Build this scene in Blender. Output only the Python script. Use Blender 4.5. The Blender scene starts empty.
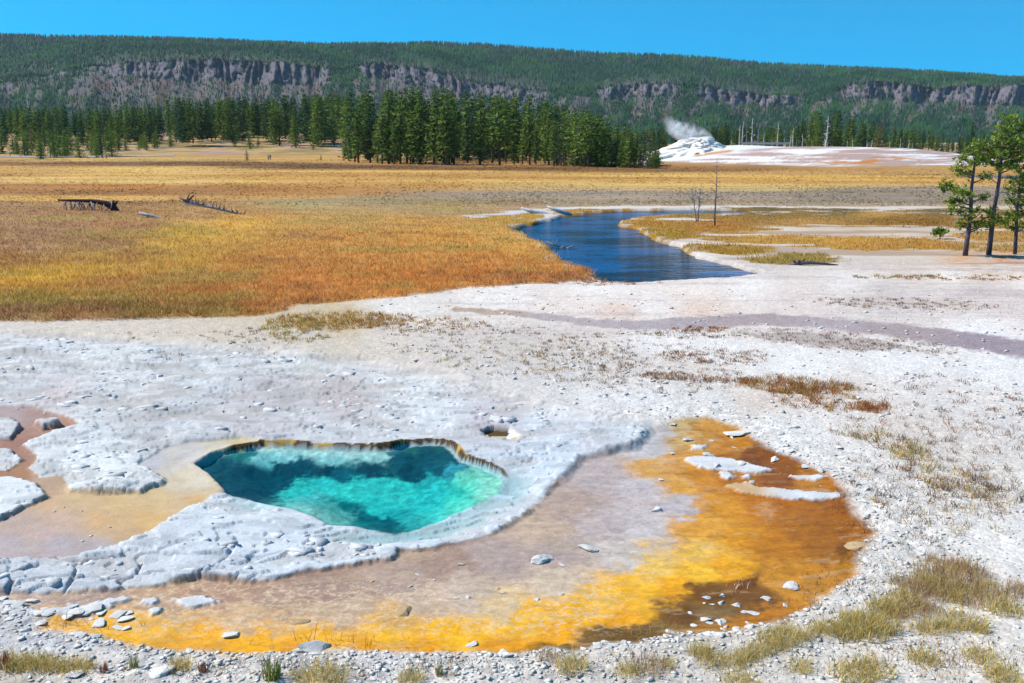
import bpy, bmesh, math, random
import numpy as np
from mathutils import Vector, Matrix, noise as mnoise

random.seed(7)
RNG = np.random.default_rng(7)
SC = bpy.context.scene
COL = SC.collection

# ------------------------------------------------------------------ camera
CAMH = 6.0
FPX = 35.0 / 36.0 * 1024.0
HOR = 140.0
TH = math.atan((341.5 - HOR) / FPX)
CT, ST = math.cos(TH), math.sin(TH)
cam_d = bpy.data.cameras.new('camera')
cam_d.lens = 35.0
cam_d.sensor_width = 36.0
cam_d.clip_start = 0.1
cam_d.clip_end = 30000
cam = bpy.data.objects.new('camera', cam_d)
COL.objects.link(cam)
cam.location = (0, 0, CAMH)
cam.rotation_euler = (math.pi / 2 - TH, 0, 0)
SC.camera = cam


def gpn(u, v, z=0.0):
    """point of the ground plane at height z seen in direction (u, v)"""
    u = np.asarray(u, float)
    v = np.asarray(v, float)
    a = (u - 512.0) / FPX
    b = (341.5 - v) / FPX
    dy = CT + b * ST
    dz = -ST + b * CT
    t = (z - CAMH) / dz
    return a * t, dy * t


def gp(u, v, z=0.0):
    x, y = gpn(u, v, z)
    return float(x), float(y)


def at_dist(u, v, Y):
    """point at depth Y in direction (u, v)"""
    u = np.asarray(u, float)
    v = np.asarray(v, float)
    a = (u - 512.0) / FPX
    b = (341.5 - v) / FPX
    t = Y / (CT + b * ST)
    return a * t, CAMH + t * (-ST + b * CT)


def toimg(X, Y, Z=0.0):
    zz = np.asarray(Z, float) - CAMH
    dep = Y * CT - zz * ST
    up = Y * ST + zz * CT
    dep = np.maximum(dep, 0.5)
    return 512.0 + FPX * X / dep, 341.5 - FPX * up / dep


# ------------------------------------------------------------------ numpy noise
_perm = np.random.default_rng(11).permutation(512)
_perm = np.concatenate([_perm, _perm, _perm]).astype(np.int64)
_ga = np.random.default_rng(12).uniform(0, 2 * np.pi, 512)
_gx, _gy = np.cos(_ga), np.sin(_ga)


def pn(x, y, seed=0):
    x = np.asarray(x, float) + seed * 17.31
    y = np.asarray(y, float) - seed * 9.77
    xi = np.floor(x).astype(np.int64)
    yi = np.floor(y).astype(np.int64)
    xf = x - xi
    yf = y - yi
    xi &= 511
    yi &= 511
    sx = xf * xf * xf * (xf * (xf * 6 - 15) + 10)
    sy = yf * yf * yf * (yf * (yf * 6 - 15) + 10)

    def g(ix, iy, dx, dy):
        h = _perm[_perm[ix & 511] + (iy & 511)]
        return _gx[h] * dx + _gy[h] * dy
    a = g(xi, yi, xf, yf)
    b = g(xi + 1, yi, xf - 1, yf)
    c = g(xi, yi + 1, xf, yf - 1)
    d = g(xi + 1, yi + 1, xf - 1, yf - 1)
    return (a + sx * (b - a) + sy * ((c + sx * (d - c)) - (a + sx * (b - a)))) * 1.5


def fbm(x, y, oct=4, seed=0, gain=0.5):
    r = 0
    amp = 1.0
    tot = 0
    f = 1.0
    for i in range(oct):
        r = r + amp * pn(x * f, y * f, seed + i * 3)
        tot += amp
        amp *= gain
        f *= 2.03
    return r / tot


def cells(x, y, seed=0):
    """worley: distance to nearest, second nearest and id of the nearest"""
    xi = np.floor(x).astype(np.int64)
    yi = np.floor(y).astype(np.int64)
    f1 = np.full(np.shape(x), 9.0)
    f2 = np.full(np.shape(x), 9.0)
    idd = np.zeros(np.shape(x))
    for dx in (-1, 0, 1):
        for dy in (-1, 0, 1):
            cx = xi + dx
            cy = yi + dy
            h = _perm[_perm[(cx + seed * 7) & 511] + (cy & 511)]
            h2 = _perm[h + 37]
            px = cx + h / 511.0
            py = cy + h2 / 511.0
            d = np.hypot(x - px, y - py)
            new = d < f1
            f2 = np.where(new, f1, np.minimum(f2, d))
            idd = np.where(new, h / 511.0, idd)
            f1 = np.where(new, d, f1)
    return f1, f2, idd


def S(t):
    t = np.clip(t, 0, 1)
    return t * t * (3 - 2 * t)


def lin(c):
    c = np.asarray(c, float) / 255.0
    return np.where(c <= 0.04045, c / 12.92, ((c + 0.055) / 1.055) ** 2.4)


KALB = 0.80


def alb(r, g, b, k=None):
    return tuple(float(x) for x in lin((r, g, b)) * (KALB if k is None else k))


def sdpoly(X, Y, P, pad=3.5):
    """signed distance to polygon P, positive inside"""
    P = np.asarray(P, float)
    X0, Y0 = np.broadcast_arrays(np.asarray(X, float), np.asarray(Y, float))
    m = (X0 > P[:, 0].min() - pad) & (X0 < P[:, 0].max() + pad) & (Y0 > P[:, 1].min() - pad) & (Y0 < P[:, 1].max() + pad)
    out = np.full(X0.shape, -9.0)
    X, Y = X0[m], Y0[m]
    n = len(P)
    d2 = np.full(X.shape, 1e18)
    ins = np.zeros(X.shape, bool)
    j = n - 1
    for i in range(n):
        ax, ay = P[j]
        bx, by = P[i]
        ex, ey = bx - ax, by - ay
        wx, wy = X - ax, Y - ay
        t = np.clip((wx * ex + wy * ey) / (ex * ex + ey * ey + 1e-12), 0, 1)
        d2 = np.minimum(d2, (wx - ex * t) ** 2 + (wy - ey * t) ** 2)
        if ey != 0:
            ins ^= ((by > Y) != (ay > Y)) & (X < (ax - bx) * (Y - by) / (ay - by) + bx)
        j = i
    d = np.sqrt(d2)
    out[m] = np.where(ins, d, -d)
    return out


def wpoly(pts, z=0.0):
    return [gp(u, v, z) for u, v in pts]


def idw(u, v, pts, su=1.0, sv=1.0, p=3.0, mask=None, k=1.0):
    """blend of control colours, nearest dominate"""
    shape = np.shape(u)
    if mask is None:
        mask = np.ones(shape, bool)
    U = np.asarray(u)[mask].astype(np.float32)
    V = np.asarray(v)[mask].astype(np.float32)
    W = np.zeros(U.shape, np.float32)
    R = np.zeros((3,) + U.shape, np.float32)
    for (pu, pv, col) in pts:
        d = ((U - pu) * su) ** 2 + ((V - pv) * sv) ** 2 + 4.0
        w = d ** np.float32(-p / 2.0)
        W += w
        c = lin(col) * KALB
        for i in range(3):
            R[i] += w * np.float32(c[i])
    out = np.zeros(shape + (3,))
    out[mask] = (R / W).T * k
    return out


# ------------------------------------------------------------------ object helpers
def mesh_np(name, V, F, mat=None, col=None, attrs=None, smooth=False):
    V = np.asarray(V, np.float32)
    F = np.asarray(F, np.int32)
    me = bpy.data.meshes.new(name)
    nv, (nf, k) = len(V), F.shape
    me.vertices.add(nv)
    me.vertices.foreach_set('co', V.ravel())
    me.loops.add(nf * k)
    me.loops.foreach_set('vertex_index', F.ravel())
    me.polygons.add(nf)
    me.polygons.foreach_set('loop_start', np.arange(0, nf * k, k, dtype=np.int32))
    if smooth:
        me.polygons.foreach_set('use_smooth', np.ones(nf, bool))
    me.update(calc_edges=True)
    if col is not None:
        c = np.ones((nv, 4), np.float32)
        c[:, :3] = col
        a = me.attributes.new('Col', 'FLOAT_COLOR', 'POINT')
        a.data.foreach_set('color', c.ravel())
    for kx, val in (attrs or {}).items():
        a = me.attributes.new(kx, 'FLOAT', 'POINT')
        a.data.foreach_set('value', np.asarray(val, np.float32).ravel())
    if mat:
        me.materials.append(mat)
    return me


def link(name, me, parent=None, loc=None):
    o = bpy.data.objects.new(name, me)
    COL.objects.link(o)
    if parent:
        o.parent = parent
    if loc is not None:
        o.location = loc
    return o


def tag(o, label, cat, group=None):
    o['label'] = label
    o['category'] = cat
    if group:
        o['group'] = group
    return o


def kind(o, k):
    o['kind'] = k
    return o


def empty(name, loc, rz=0.0):
    o = bpy.data.objects.new(name, None)
    COL.objects.link(o)
    o.location = loc
    o.rotation_euler = (0, 0, rz)
    o.empty_display_size = 0.2
    return o


class MB:
    """collects vertices, faces and colours for one mesh"""

    def __init__(s):
        s.v, s.f, s.c = [], [], []

    def add(s, vs, fs, c):
        b = len(s.v)
        s.v += [tuple(p) for p in vs]
        s.f += [tuple(i + b for i in f) for f in fs]
        s.c += [c] * len(vs) if isinstance(c[0], (int, float)) else list(c)

    def tube(s, pts, rad, c, n=6):
        pts = [Vector(p) for p in pts]
        vs, fs = [], []
        for i, p in enumerate(pts):
            d = (pts[min(i + 1, len(pts) - 1)] - pts[max(i - 1, 0)]).normalized()
            a = d.orthogonal().normalized() if abs(d.z) > 0.95 else d.cross(Vector((0, 0, 1))).normalized()
            b = d.cross(a)
            for k in range(n):
                t = 2 * math.pi * k / n
                vs.append(p + (a * math.cos(t) + b * math.sin(t)) * rad[i])
        for i in range(len(pts) - 1):
            for k in range(n):
                k2 = (k + 1) % n
                fs.append((i * n + k, i * n + k2, (i + 1) * n + k2, (i + 1) * n + k))
        fs.append(tuple(range(n - 1, -1, -1)))
        fs.append(tuple((len(pts) - 1) * n + k for k in range(n)))
        s.add(vs, fs, c)

    def box(s, x0, x1, y0, y1, z0, z1, c):
        vs = [(x0, y0, z0), (x1, y0, z0), (x1, y1, z0), (x0, y1, z0), (x0, y0, z1), (x1, y0, z1), (x1, y1, z1), (x0, y1, z1)]
        fs = [(0, 3, 2, 1), (4, 5, 6, 7), (0, 1, 5, 4), (1, 2, 6, 5), (2, 3, 7, 6), (3, 0, 4, 7)]
        s.add(vs, fs, c)

    def mesh(s, name, mat, smooth=False):
        me = bpy.data.meshes.new(name)
        me.from_pydata(s.v, [], s.f)
        a = me.attributes.new('Col', 'FLOAT_COLOR', 'POINT')
        c = np.ones((len(s.v), 4), np.float32)
        c[:, :3] = np.array(s.c)
        a.data.foreach_set('color', c.ravel())
        me.materials.append(mat)
        if smooth:
            me.polygons.foreach_set('use_smooth', np.ones(len(me.polygons), bool))
        me.update()
        return me


# ------------------------------------------------------------------ materials
def newmat(name):
    m = bpy.data.materials.new(name)
    m.use_nodes = True
    nt = m.node_tree
    for n in list(nt.nodes):
        nt.nodes.remove(n)
    out = nt.nodes.new('ShaderNodeOutputMaterial')
    return m, nt, out


def N(nt, t, **kw):
    n = nt.nodes.new(t)
    for k, v in kw.items():
        if k in n.inputs:
            n.inputs[k].default_value = v
        else:
            setattr(n, k, v)
    return n


def noise_node(nt, co, scale, detail=4.0, rough=0.55, dist=0.0):
    n = N(nt, 'ShaderNodeTexNoise')
    n.inputs['Scale'].default_value = scale
    n.inputs['Detail'].default_value = detail
    n.inputs['Roughness'].default_value = rough
    n.inputs['Distortion'].default_value = dist
    nt.links.new(co, n.inputs['Vector'])
    return n


def maprange(nt, val, a, b, c, d):
    n = N(nt, 'ShaderNodeMapRange')
    n.inputs[1].default_value = a
    n.inputs[2].default_value = b
    n.inputs[3].default_value = c
    n.inputs[4].default_value = d
    nt.links.new(val, n.inputs[0])
    return n.outputs[0]


def math_node(nt, op, a, b=None):
    n = N(nt, 'ShaderNodeMath', operation=op)
    for i, x in enumerate((a, b)):
        if x is None:
            continue
        if isinstance(x, (int, float)):
            n.inputs[i].default_value = x
        else:
            nt.links.new(x, n.inputs[i])
    return n.outputs[0]


def scale_col(nt, col, fac):
    n = N(nt, 'ShaderNodeVectorMath', operation='SCALE')
    nt.links.new(col, n.inputs[0])
    nt.links.new(fac, n.inputs['Scale'])
    return n.outputs[0]


def col_mat(name, rough=0.9, var=0.25, scale=6.0, bump=0.0, bscale=12.0, spec=0.2, trans=0.0):
    """material coloured by the mesh's own Col attribute with procedural variation"""
    m, nt, out = newmat(name)
    at = N(nt, 'ShaderNodeAttribute', attribute_name='Col')
    tc = N(nt, 'ShaderNodeTexCoord')
    n = noise_node(nt, tc.outputs['Object'], scale, 5)
    f = maprange(nt, n.outputs['Fac'], 0.25, 0.75, 1 - var, 1 + var)
    c = scale_col(nt, at.outputs['Color'], f)
    p = N(nt, 'ShaderNodeBsdfPrincipled')
    p.inputs['Roughness'].default_value = rough
    p.inputs['Specular IOR Level'].default_value = spec
    nt.links.new(c, p.inputs['Base Color'])
    if bump:
        b = N(nt, 'ShaderNodeBump')
        b.inputs['Strength'].default_value = bump
        b.inputs['Distance'].default_value = 0.05
        n2 = noise_node(nt, tc.outputs['Object'], bscale, 6, 0.65)
        nt.links.new(n2.outputs['Fac'], b.inputs['Height'])
        nt.links.new(b.outputs['Normal'], p.inputs['Normal'])
    if trans > 0:
        t = N(nt, 'ShaderNodeBsdfTranslucent')
        nt.links.new(c, t.inputs['Color'])
        mx = N(nt, 'ShaderNodeMixShader')
        mx.inputs[0].default_value = trans
        nt.links.new(p.outputs[0], mx.inputs[1])
        nt.links.new(t.outputs[0], mx.inputs[2])
        nt.links.new(mx.outputs[0], out.inputs['Surface'])
    else:
        nt.links.new(p.outputs[0], out.inputs['Surface'])
    return m


M_STONE = col_mat('sinter_stone', 0.95, 0.14, 9.0, 0.5, 25.0, 0.15)
M_WOOD = col_mat('dead_wood', 0.9, 0.35, 5.0, 0.5, 20.0, 0.15)
M_LEAF = col_mat('needles', 0.75, 0.3, 1.3, 0.0, 1.0, 0.25, 0.3)
M_GRASS = col_mat('dry_grass', 0.8, 0.2, 2.0, 0.0, 1.0, 0.15, 0.45)
M_CLOTH = col_mat('cloth', 0.9, 0.05, 3.0)
M_HILLTREE = col_mat('far_needles', 0.85, 0.15, 0.01, 0.0, 1.0, 0.15, 0.15)

# ------------------------------------------------------------------ zones (outlines of the ground features, on the ground)
POOL = wpoly([(193, 461), (210, 451), (235, 443), (262, 439), (289, 438), (315, 440), (345, 441), (375, 443), (392, 441), (405, 438),
              (430, 436), (447, 438), (457, 445), (462, 452), (484, 458), (500, 464), (508, 473), (505, 485), (481, 497), (459, 508), (423, 520), (394, 527),
              (361, 523), (325, 518), (305, 509), (289, 502), (257, 496), (224, 489), (213, 478)])
CRUST_UP = [(-400, 330), (0, 328), (130, 334), (270, 343), (350, 352), (420, 362), (480, 378), (540, 398), (600, 412), (660, 418)]
CRUST = wpoly(CRUST_UP + [(655, 430), (650, 440), (640, 447), (612, 452), (584, 458), (574, 472), (551, 494), (527, 513), (500, 529), (465, 540), (430, 546),
                          (402, 549), (394, 557), (356, 561), (301, 570), (251, 580), (200, 578), (164, 582), (82, 588), (25, 592), (-50, 590), (-400, 595)])
BEDOUT = wpoly([(660, 424), (672, 419), (703, 416), (742, 427), (773, 449), (805, 462), (832, 474), (851, 490), (863, 513), (879, 529), (867, 552), (863, 576), (836, 595),
                (789, 620), (734, 634), (676, 636), (617, 644), (578, 650), (500, 658), (454, 655), (356, 655), (297, 654), (234, 655), (158, 649),
                (100, 640), (26, 630), (40, 618), (20, 602), (-60, 600), (-60, 575), (100, 560), (400, 505), (560, 425), (630, 418)])
BASIN = wpoly([(-150, 468), (-118, 436), (-70, 415), (-20, 403), (30, 404), (75, 417), (80, 426), (50, 433), (25, 441), (40, 452), (30, 462), (38, 472), (62, 469), (72, 487), (100, 489), (140, 488), (160, 480), (163, 474),
               (146, 466), (133, 460), (150, 450), (162, 443), (190, 437), (240, 434), (262, 437), (240, 446), (215, 470), (228, 487), (213, 492), (141, 535), (123, 541), (74, 553), (0, 555), (-60, 549), (-112, 530), (-160, 505)])
ISLES = [wpoly(p) for p in (
    [(-62, 424), (-40, 414), (15, 414), (23, 424), (12, 436), (-35, 437)],
    [(-84, 455), (-50, 443), (14, 445), (27, 454), (8, 466), (-45, 468)],
    [(-60, 472), (20, 472), (40, 480), (52, 493), (28, 502), (5, 516), (-35, 527), (-82, 512), (-90, 486)],
    [(32, 421), (60, 418), (66, 423), (40, 427)])]
# small plates standing on the run-off mat
PLATES = [wpoly(p) for p in (
    [(170, 592), (205, 589), (222, 594), (219, 601), (190, 603), (172, 599)],
    [(139, 592), (158, 592), (164, 597), (150, 600), (138, 598)],
    [(142, 603), (160, 601), (166, 606), (150, 611)],
    [(40, 606), (85, 598), (122, 590), (132, 593), (120, 600), (80, 612), (45, 614)],
    [(-60, 594), (10, 598), (40, 608), (30, 616), (-60, 625)],
    [(684, 453), (715, 452), (748, 459), (775, 466), (760, 471), (735, 469), (700, 465), (682, 458)],
    [(719, 468), (733, 469), (737, 474), (726, 476), (717, 472)],
    [(742, 470), (753, 470), (754, 475), (743, 475)],
    [(788, 471), (820, 473), (832, 476), (815, 477), (792, 475)],
    [(722, 480), (745, 477), (768, 483), (800, 486), (838, 489), (850, 494), (836, 496), (800, 496), (765, 492), (735, 488)],
    [(690, 441), (707, 442), (706, 447), (690, 447)])]
RIVER = wpoly([(513, 228), (522, 232), (549, 244), (559, 252), (568, 263), (597, 272), (611, 280), (635, 280), (689, 276.5), (723, 276), (749, 272.5), (753, 269),
               (723, 262), (700, 257), (689, 254), (676, 244), (657, 240), (646, 235), (636, 228), (618, 224), (616, 221), (628, 217), (655, 214.5), (700, 212.8), (745, 212), (745, 209.5), (686, 208), (655, 209), (621, 209.5),
               (590, 212), (563, 216), (540, 222)])
RIVER_FAR = wpoly([(945, 177.3), (975, 174.8), (1060, 174.3), (1300, 174.5), (1300, 177.8), (1000, 177.6)])
MEADOW = wpoly([(-500, 322), (0, 322), (60, 321), (130, 322), (200, 318), (270, 314), (300, 308), (400, 297), (480, 288.5), (560, 283.5), (611, 279.5), (597, 270), (568, 262), (559, 250), (549, 242), (522, 230),
                (510, 226), (480, 221), (470, 217), (500, 213), (530, 208.5), (600, 206.5), (1500, 206.5), (1500, 150), (-500, 150)])
POOLR = wpoly([(478, 426), (492, 422), (512, 423), (522, 430), (518, 435), (490, 434)])
CHANNEL = [(458, 309, 2), (520, 314, 3), (580, 321, 4), (640, 326, 5), (700, 322, 6), (760, 319, 6), (830, 323, 6), (900, 331, 7), (960, 340, 8), (1024, 349, 8), (1200, 372, 9)]


def seg_dist(u, v, P):
    best = np.full(np.shape(u), 1e9)
    for (a, b, wa), (c, d, wb) in zip(P[:-1], P[1:]):
        ex, ey = c - a, d - b
        t = np.clip(((u - a) * ex + (v - b) * ey) / (ex * ex + ey * ey), 0, 1)
        w = wa + (wb - wa) * t
        dd = np.hypot((u - a - ex * t) * 0.35, v - b - ey * t) / w
        best = np.minimum(best, dd)
    return best


# ------------------------------------------------------------------ control colours (sunlit colours as seen; turned into base colours)
BEDC = [
    # mauve / taupe inner mat
    (640, 432, (205, 205, 212)), (600, 470, (192, 178, 180)), (640, 480, (205, 195, 200)), (680, 500, (200, 190, 198)), (575, 500, (188, 165, 155)),
    (600, 520, (195, 180, 180)), (545, 525, (205, 180, 160)), (640, 520, (208, 198, 200)), (560, 550, (185, 165, 162)), (500, 555, (185, 165, 160)), (450, 560, (178, 150, 135)),
    (400, 575, (185, 160, 148)), (330, 585, (175, 145, 132)), (270, 595, (180, 150, 132)), (220, 588, (185, 150, 130)), (470, 590, (205, 185, 172)), (420, 598, (205, 180, 160)),
    (560, 575, (215, 195, 175)), (620, 550, (212, 200, 195)), (90, 592, (180, 155, 145)), (20, 597, (190, 165, 155)), (160, 600, (195, 165, 140)),
    (330, 605, (205, 175, 145)), (250, 608, (215, 180, 140)), (500, 600, (225, 195, 150)), (350, 600, (200, 172, 150)),
    # yellow band
    (60, 628, (245, 180, 50)), (110, 622, (250, 185, 35)), (160, 618, (245, 185, 65)), (200, 630, (250, 180, 35)), (260, 640, (250, 180, 20)), (320, 635, (252, 185, 25)),
    (390, 632, (252, 188, 25)), (460, 632, (254, 190, 15)), (400, 612, (225, 175, 95)), (520, 615, (253, 190, 25)), (580, 605, (252, 186, 25)), (640, 585, (252, 186, 35)), (690, 565, (250, 180, 45)),
    (560, 632, (250, 175, 5)), (620, 610, (248, 172, 8)), (680, 585, (246, 166, 12)), (730, 562, (240, 158, 18)), (600, 588, (245, 190, 75)), (650, 560, (240, 190, 95)), (700, 545, (235, 175, 75)),
    (300, 648, (225, 150, 10)), (420, 648, (240, 165, 5)), (500, 646, (235, 160, 0)), (200, 648, (235, 165, 30)), (360, 649, (240, 165, 5)),
    # brown outer fringe, lower right
    (560, 650, (120, 85, 25)), (620, 634, (110, 78, 25)), (680, 612, (115, 72, 20)), (710, 590, (120, 72, 15)), (745, 575, (120, 65, 12)), (670, 628, (125, 95, 50)), (720, 612, (130, 95, 55)),
    (760, 592, (125, 75, 25)), (640, 628, (115, 85, 40)), (600, 640, (120, 88, 35)),
    (740, 625, (185, 110, 25)), (700, 632, (170, 105, 30)), (790, 605, (190, 115, 30)), (770, 612, (180, 105, 25)), (820, 590, (190, 120, 40)),
    # orange / brown right
    (780, 540, (195, 115, 15)), (740, 530, (215, 135, 20)), (700, 520, (225, 150, 50)), (720, 500, (215, 135, 25)), (680, 480, (225, 155, 60)), (650, 465, (225, 165, 85)), (690, 470, (210, 135, 30)),
    (760, 500, (195, 110, 10)), (820, 510, (170, 95, 15)), (850, 530, (155, 85, 15)), (840, 560, (180, 110, 25)), (800, 560, (195, 120, 25)), (820, 540, (165, 95, 15)), (850, 545, (120, 65, 10)),
    (780, 575, (205, 130, 35)), (830, 575, (185, 115, 35)), (800, 525, (175, 100, 10)), (845, 505, (150, 80, 10)),
    (700, 430, (200, 130, 45)), (730, 445, (195, 118, 25)), (760, 455, (125, 65, 15)), (690, 450, (210, 140, 50)), (720, 460, (160, 95, 25)), (790, 466, (140, 75, 20)), (740, 476, (185, 105, 20)), (770, 478, (150, 80, 20)),
    (700, 475, (205, 125, 25)), (830, 480, (175, 100, 25)), 
    (780, 496, (180, 95, 5)), (830, 497, (160, 90, 15)), (650, 445, (205, 200, 205)), (680, 424, (205, 165, 110)), (665, 430, (200, 195, 200)), (680, 437, (205, 160, 100)), (815, 480, (180, 110, 35)),
]
BASC = [
    (10, 410, (190, 165, 158)), (45, 412, (185, 150, 135)), (60, 424, (185, 140, 115)), (20, 440, (175, 130, 110)), (15, 470, (180, 130, 95)), (45, 480, (200, 165, 135)), (80, 495, (220, 185, 140)), (55, 500, (220, 180, 140)),
    (120, 500, (228, 190, 138)), (160, 495, (225, 190, 140)), (100, 515, (225, 180, 130)), (150, 515, (230, 185, 125)), (200, 495, (225, 180, 125)), (130, 530, (215, 175, 130)),
    (60, 515, (215, 180, 155)), (20, 520, (205, 175, 158)), (10, 540, (200, 180, 175)), (60, 540, (195, 178, 175)), (40, 528, (210, 180, 165)), (100, 545, (195, 178, 172)),
    (170, 460, (215, 200, 185)), (190, 450, (215, 205, 195)), (220, 445, (220, 205, 180)), (180, 475, (225, 205, 175)), (200, 480, (222, 206, 180)), (240, 440, (220, 195, 150)), (210, 488, (215, 190, 155)), (150, 455, (205, 198, 198)),
]
CRUC = [
    (300, 350, (228, 234, 242)), (100, 350, (222, 228, 238)), (0, 360, (220, 226, 238)), (200, 380, (212, 220, 232)), (400, 380, (226, 232, 242)), (100, 400, (216, 222, 232)), (300, 410, (208, 212, 224)),
    (250, 420, (200, 200, 212)), (340, 397, (196, 188, 196)), (210, 405, (203, 205, 214)), (430, 410, (220, 228, 240)), (540, 420, (216, 226, 242)), (500, 415, (200, 198, 212)), (560, 450, (205, 220, 240)), (520, 490, (208, 222, 242)), (540, 470, (206, 220, 242)), (460, 520, (212, 226, 244)),
    (400, 540, (214, 226, 244)), (300, 540, (214, 226, 244)), (240, 520, (216, 228, 246)), (200, 550, (212, 222, 240)), (100, 570, (206, 215, 230)), (0, 575, (200, 208, 224)), (160, 570, (206, 215, 230)), (620, 430, (212, 222, 236)), (110, 460, (228, 236, 246)), (100, 440, (220, 228, 240)), (20, 490, (226, 234, 246)),
    (330, 435, (206, 212, 224)), (190, 420, (206, 212, 224)), (150, 425, (206, 212, 226)), (230, 500, (222, 232, 246)), (600, 440, (200, 205, 220)), (30, 380, (214, 218, 230)), (55, 395, (206, 200, 208)), (270, 398, (198, 196, 206)),
]
WHIC = [
    (400, 310, (232, 228, 226)), (300, 320, (205, 190, 165)), (340, 320, (200, 180, 145)), (300, 335, (212, 205, 200)), (500, 295, (238, 234, 234)), (600, 290, (240, 236, 236)), (560, 305, (232, 222, 218)), (650, 305, (238, 234, 234)), (700, 290, (238, 228, 224)), (750, 285, (240, 236, 236)),
    (850, 280, (236, 232, 232)), (950, 275, (238, 234, 234)), (1024, 280, (236, 228, 224)), (800, 300, (222, 210, 208)), (900, 300, (212, 204, 206)), (1000, 300, (215, 205, 205)), (980, 330, (242, 240, 244)), (700, 308, (228, 208, 196)), (620, 312, (225, 205, 195)), (880, 292, (205, 196, 196)), (980, 290, (210, 200, 198)),
    (450, 340, (212, 205, 202)), (520, 350, (205, 198, 194)), (560, 340, (212, 205, 202)), (620, 360, (215, 210, 208)), (400, 330, (214, 206, 200)), (660, 340, (236, 234, 236)), (720, 350, (236, 234, 236)), (680, 370, (218, 210, 206)), (580, 380, (214, 211, 212)), (520, 380, (214, 211, 212)),
    (800, 365, (234, 234, 238)), (900, 365, (232, 232, 236)), (1000, 370, (234, 234, 238)), (760, 400, (218, 208, 202)), (700, 400, (224, 222, 224)), (850, 390, (222, 215, 212)), (950, 400, (222, 218, 218)), (1024, 420, (218, 214, 214)), (900, 430, (216, 208, 204)), (850, 450, (225, 222, 222)),
    (800, 440, (226, 225, 227)), (930, 460, (216, 210, 206)), (900, 500, (225, 223, 224)), (1000, 480, (222, 218, 216)), (920, 530, (228, 226, 226)), (1000, 540, (230, 228, 228)), (900, 560, (215, 212, 212)), (860, 610, (212, 210, 210)), (960, 640, (226, 222, 220)), (1010, 620, (224, 220, 218)),
    (860, 650, (224, 220, 218)), (720, 660, (210, 205, 200)), (600, 665, (210, 205, 202)), (450, 672, (214, 210, 208)), (300, 665, (200, 198, 200)), (150, 665, (205, 203, 205)), (40, 650, (200, 202, 210)), (40, 675, (195, 188, 180)), (100, 680, (214, 208, 204)), (200, 678, (216, 212, 210)), (400, 660, (205, 205, 210)),
    (640, 400, (226, 226, 230)), (600, 400, (222, 222, 226)), (700, 410, (226, 224, 224)), (780, 430, (228, 227, 228)),
    (700, 268, (222, 218, 220)), (770, 262, (205, 196, 190)), (860, 262, (210, 200, 195)), (960, 263, (212, 196, 184)), (1000, 259.5, (214, 150, 100)), (960, 260, (214, 165, 120)), (1040, 260, (214, 155, 105)), (990, 256, (205, 190, 178)), (1030, 256, (205, 190, 178)), (1000, 265, (222, 212, 206)), (1040, 266, (222, 212, 206)), (920, 257, (212, 200, 190)),
    (700, 240, (222, 212, 206)), (800, 252, (224, 218, 218)), (900, 240, (215, 200, 180)), (720, 215, (215, 210, 210)), (820, 228, (205, 190, 175)), (920, 228, (200, 185, 175)), (1000, 240, (205, 190, 175)), (980, 215, (205, 185, 165)), (860, 222, (200, 180, 160)),
    (760, 232, (222, 205, 180)), (850, 212, (215, 208, 208)), (950, 250, (205, 195, 185)), (760, 205, (215, 210, 212)), (900, 206, (212, 205, 205)), (640, 240, (215, 205, 200)), (500, 215, (205, 205, 215)),
]
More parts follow.
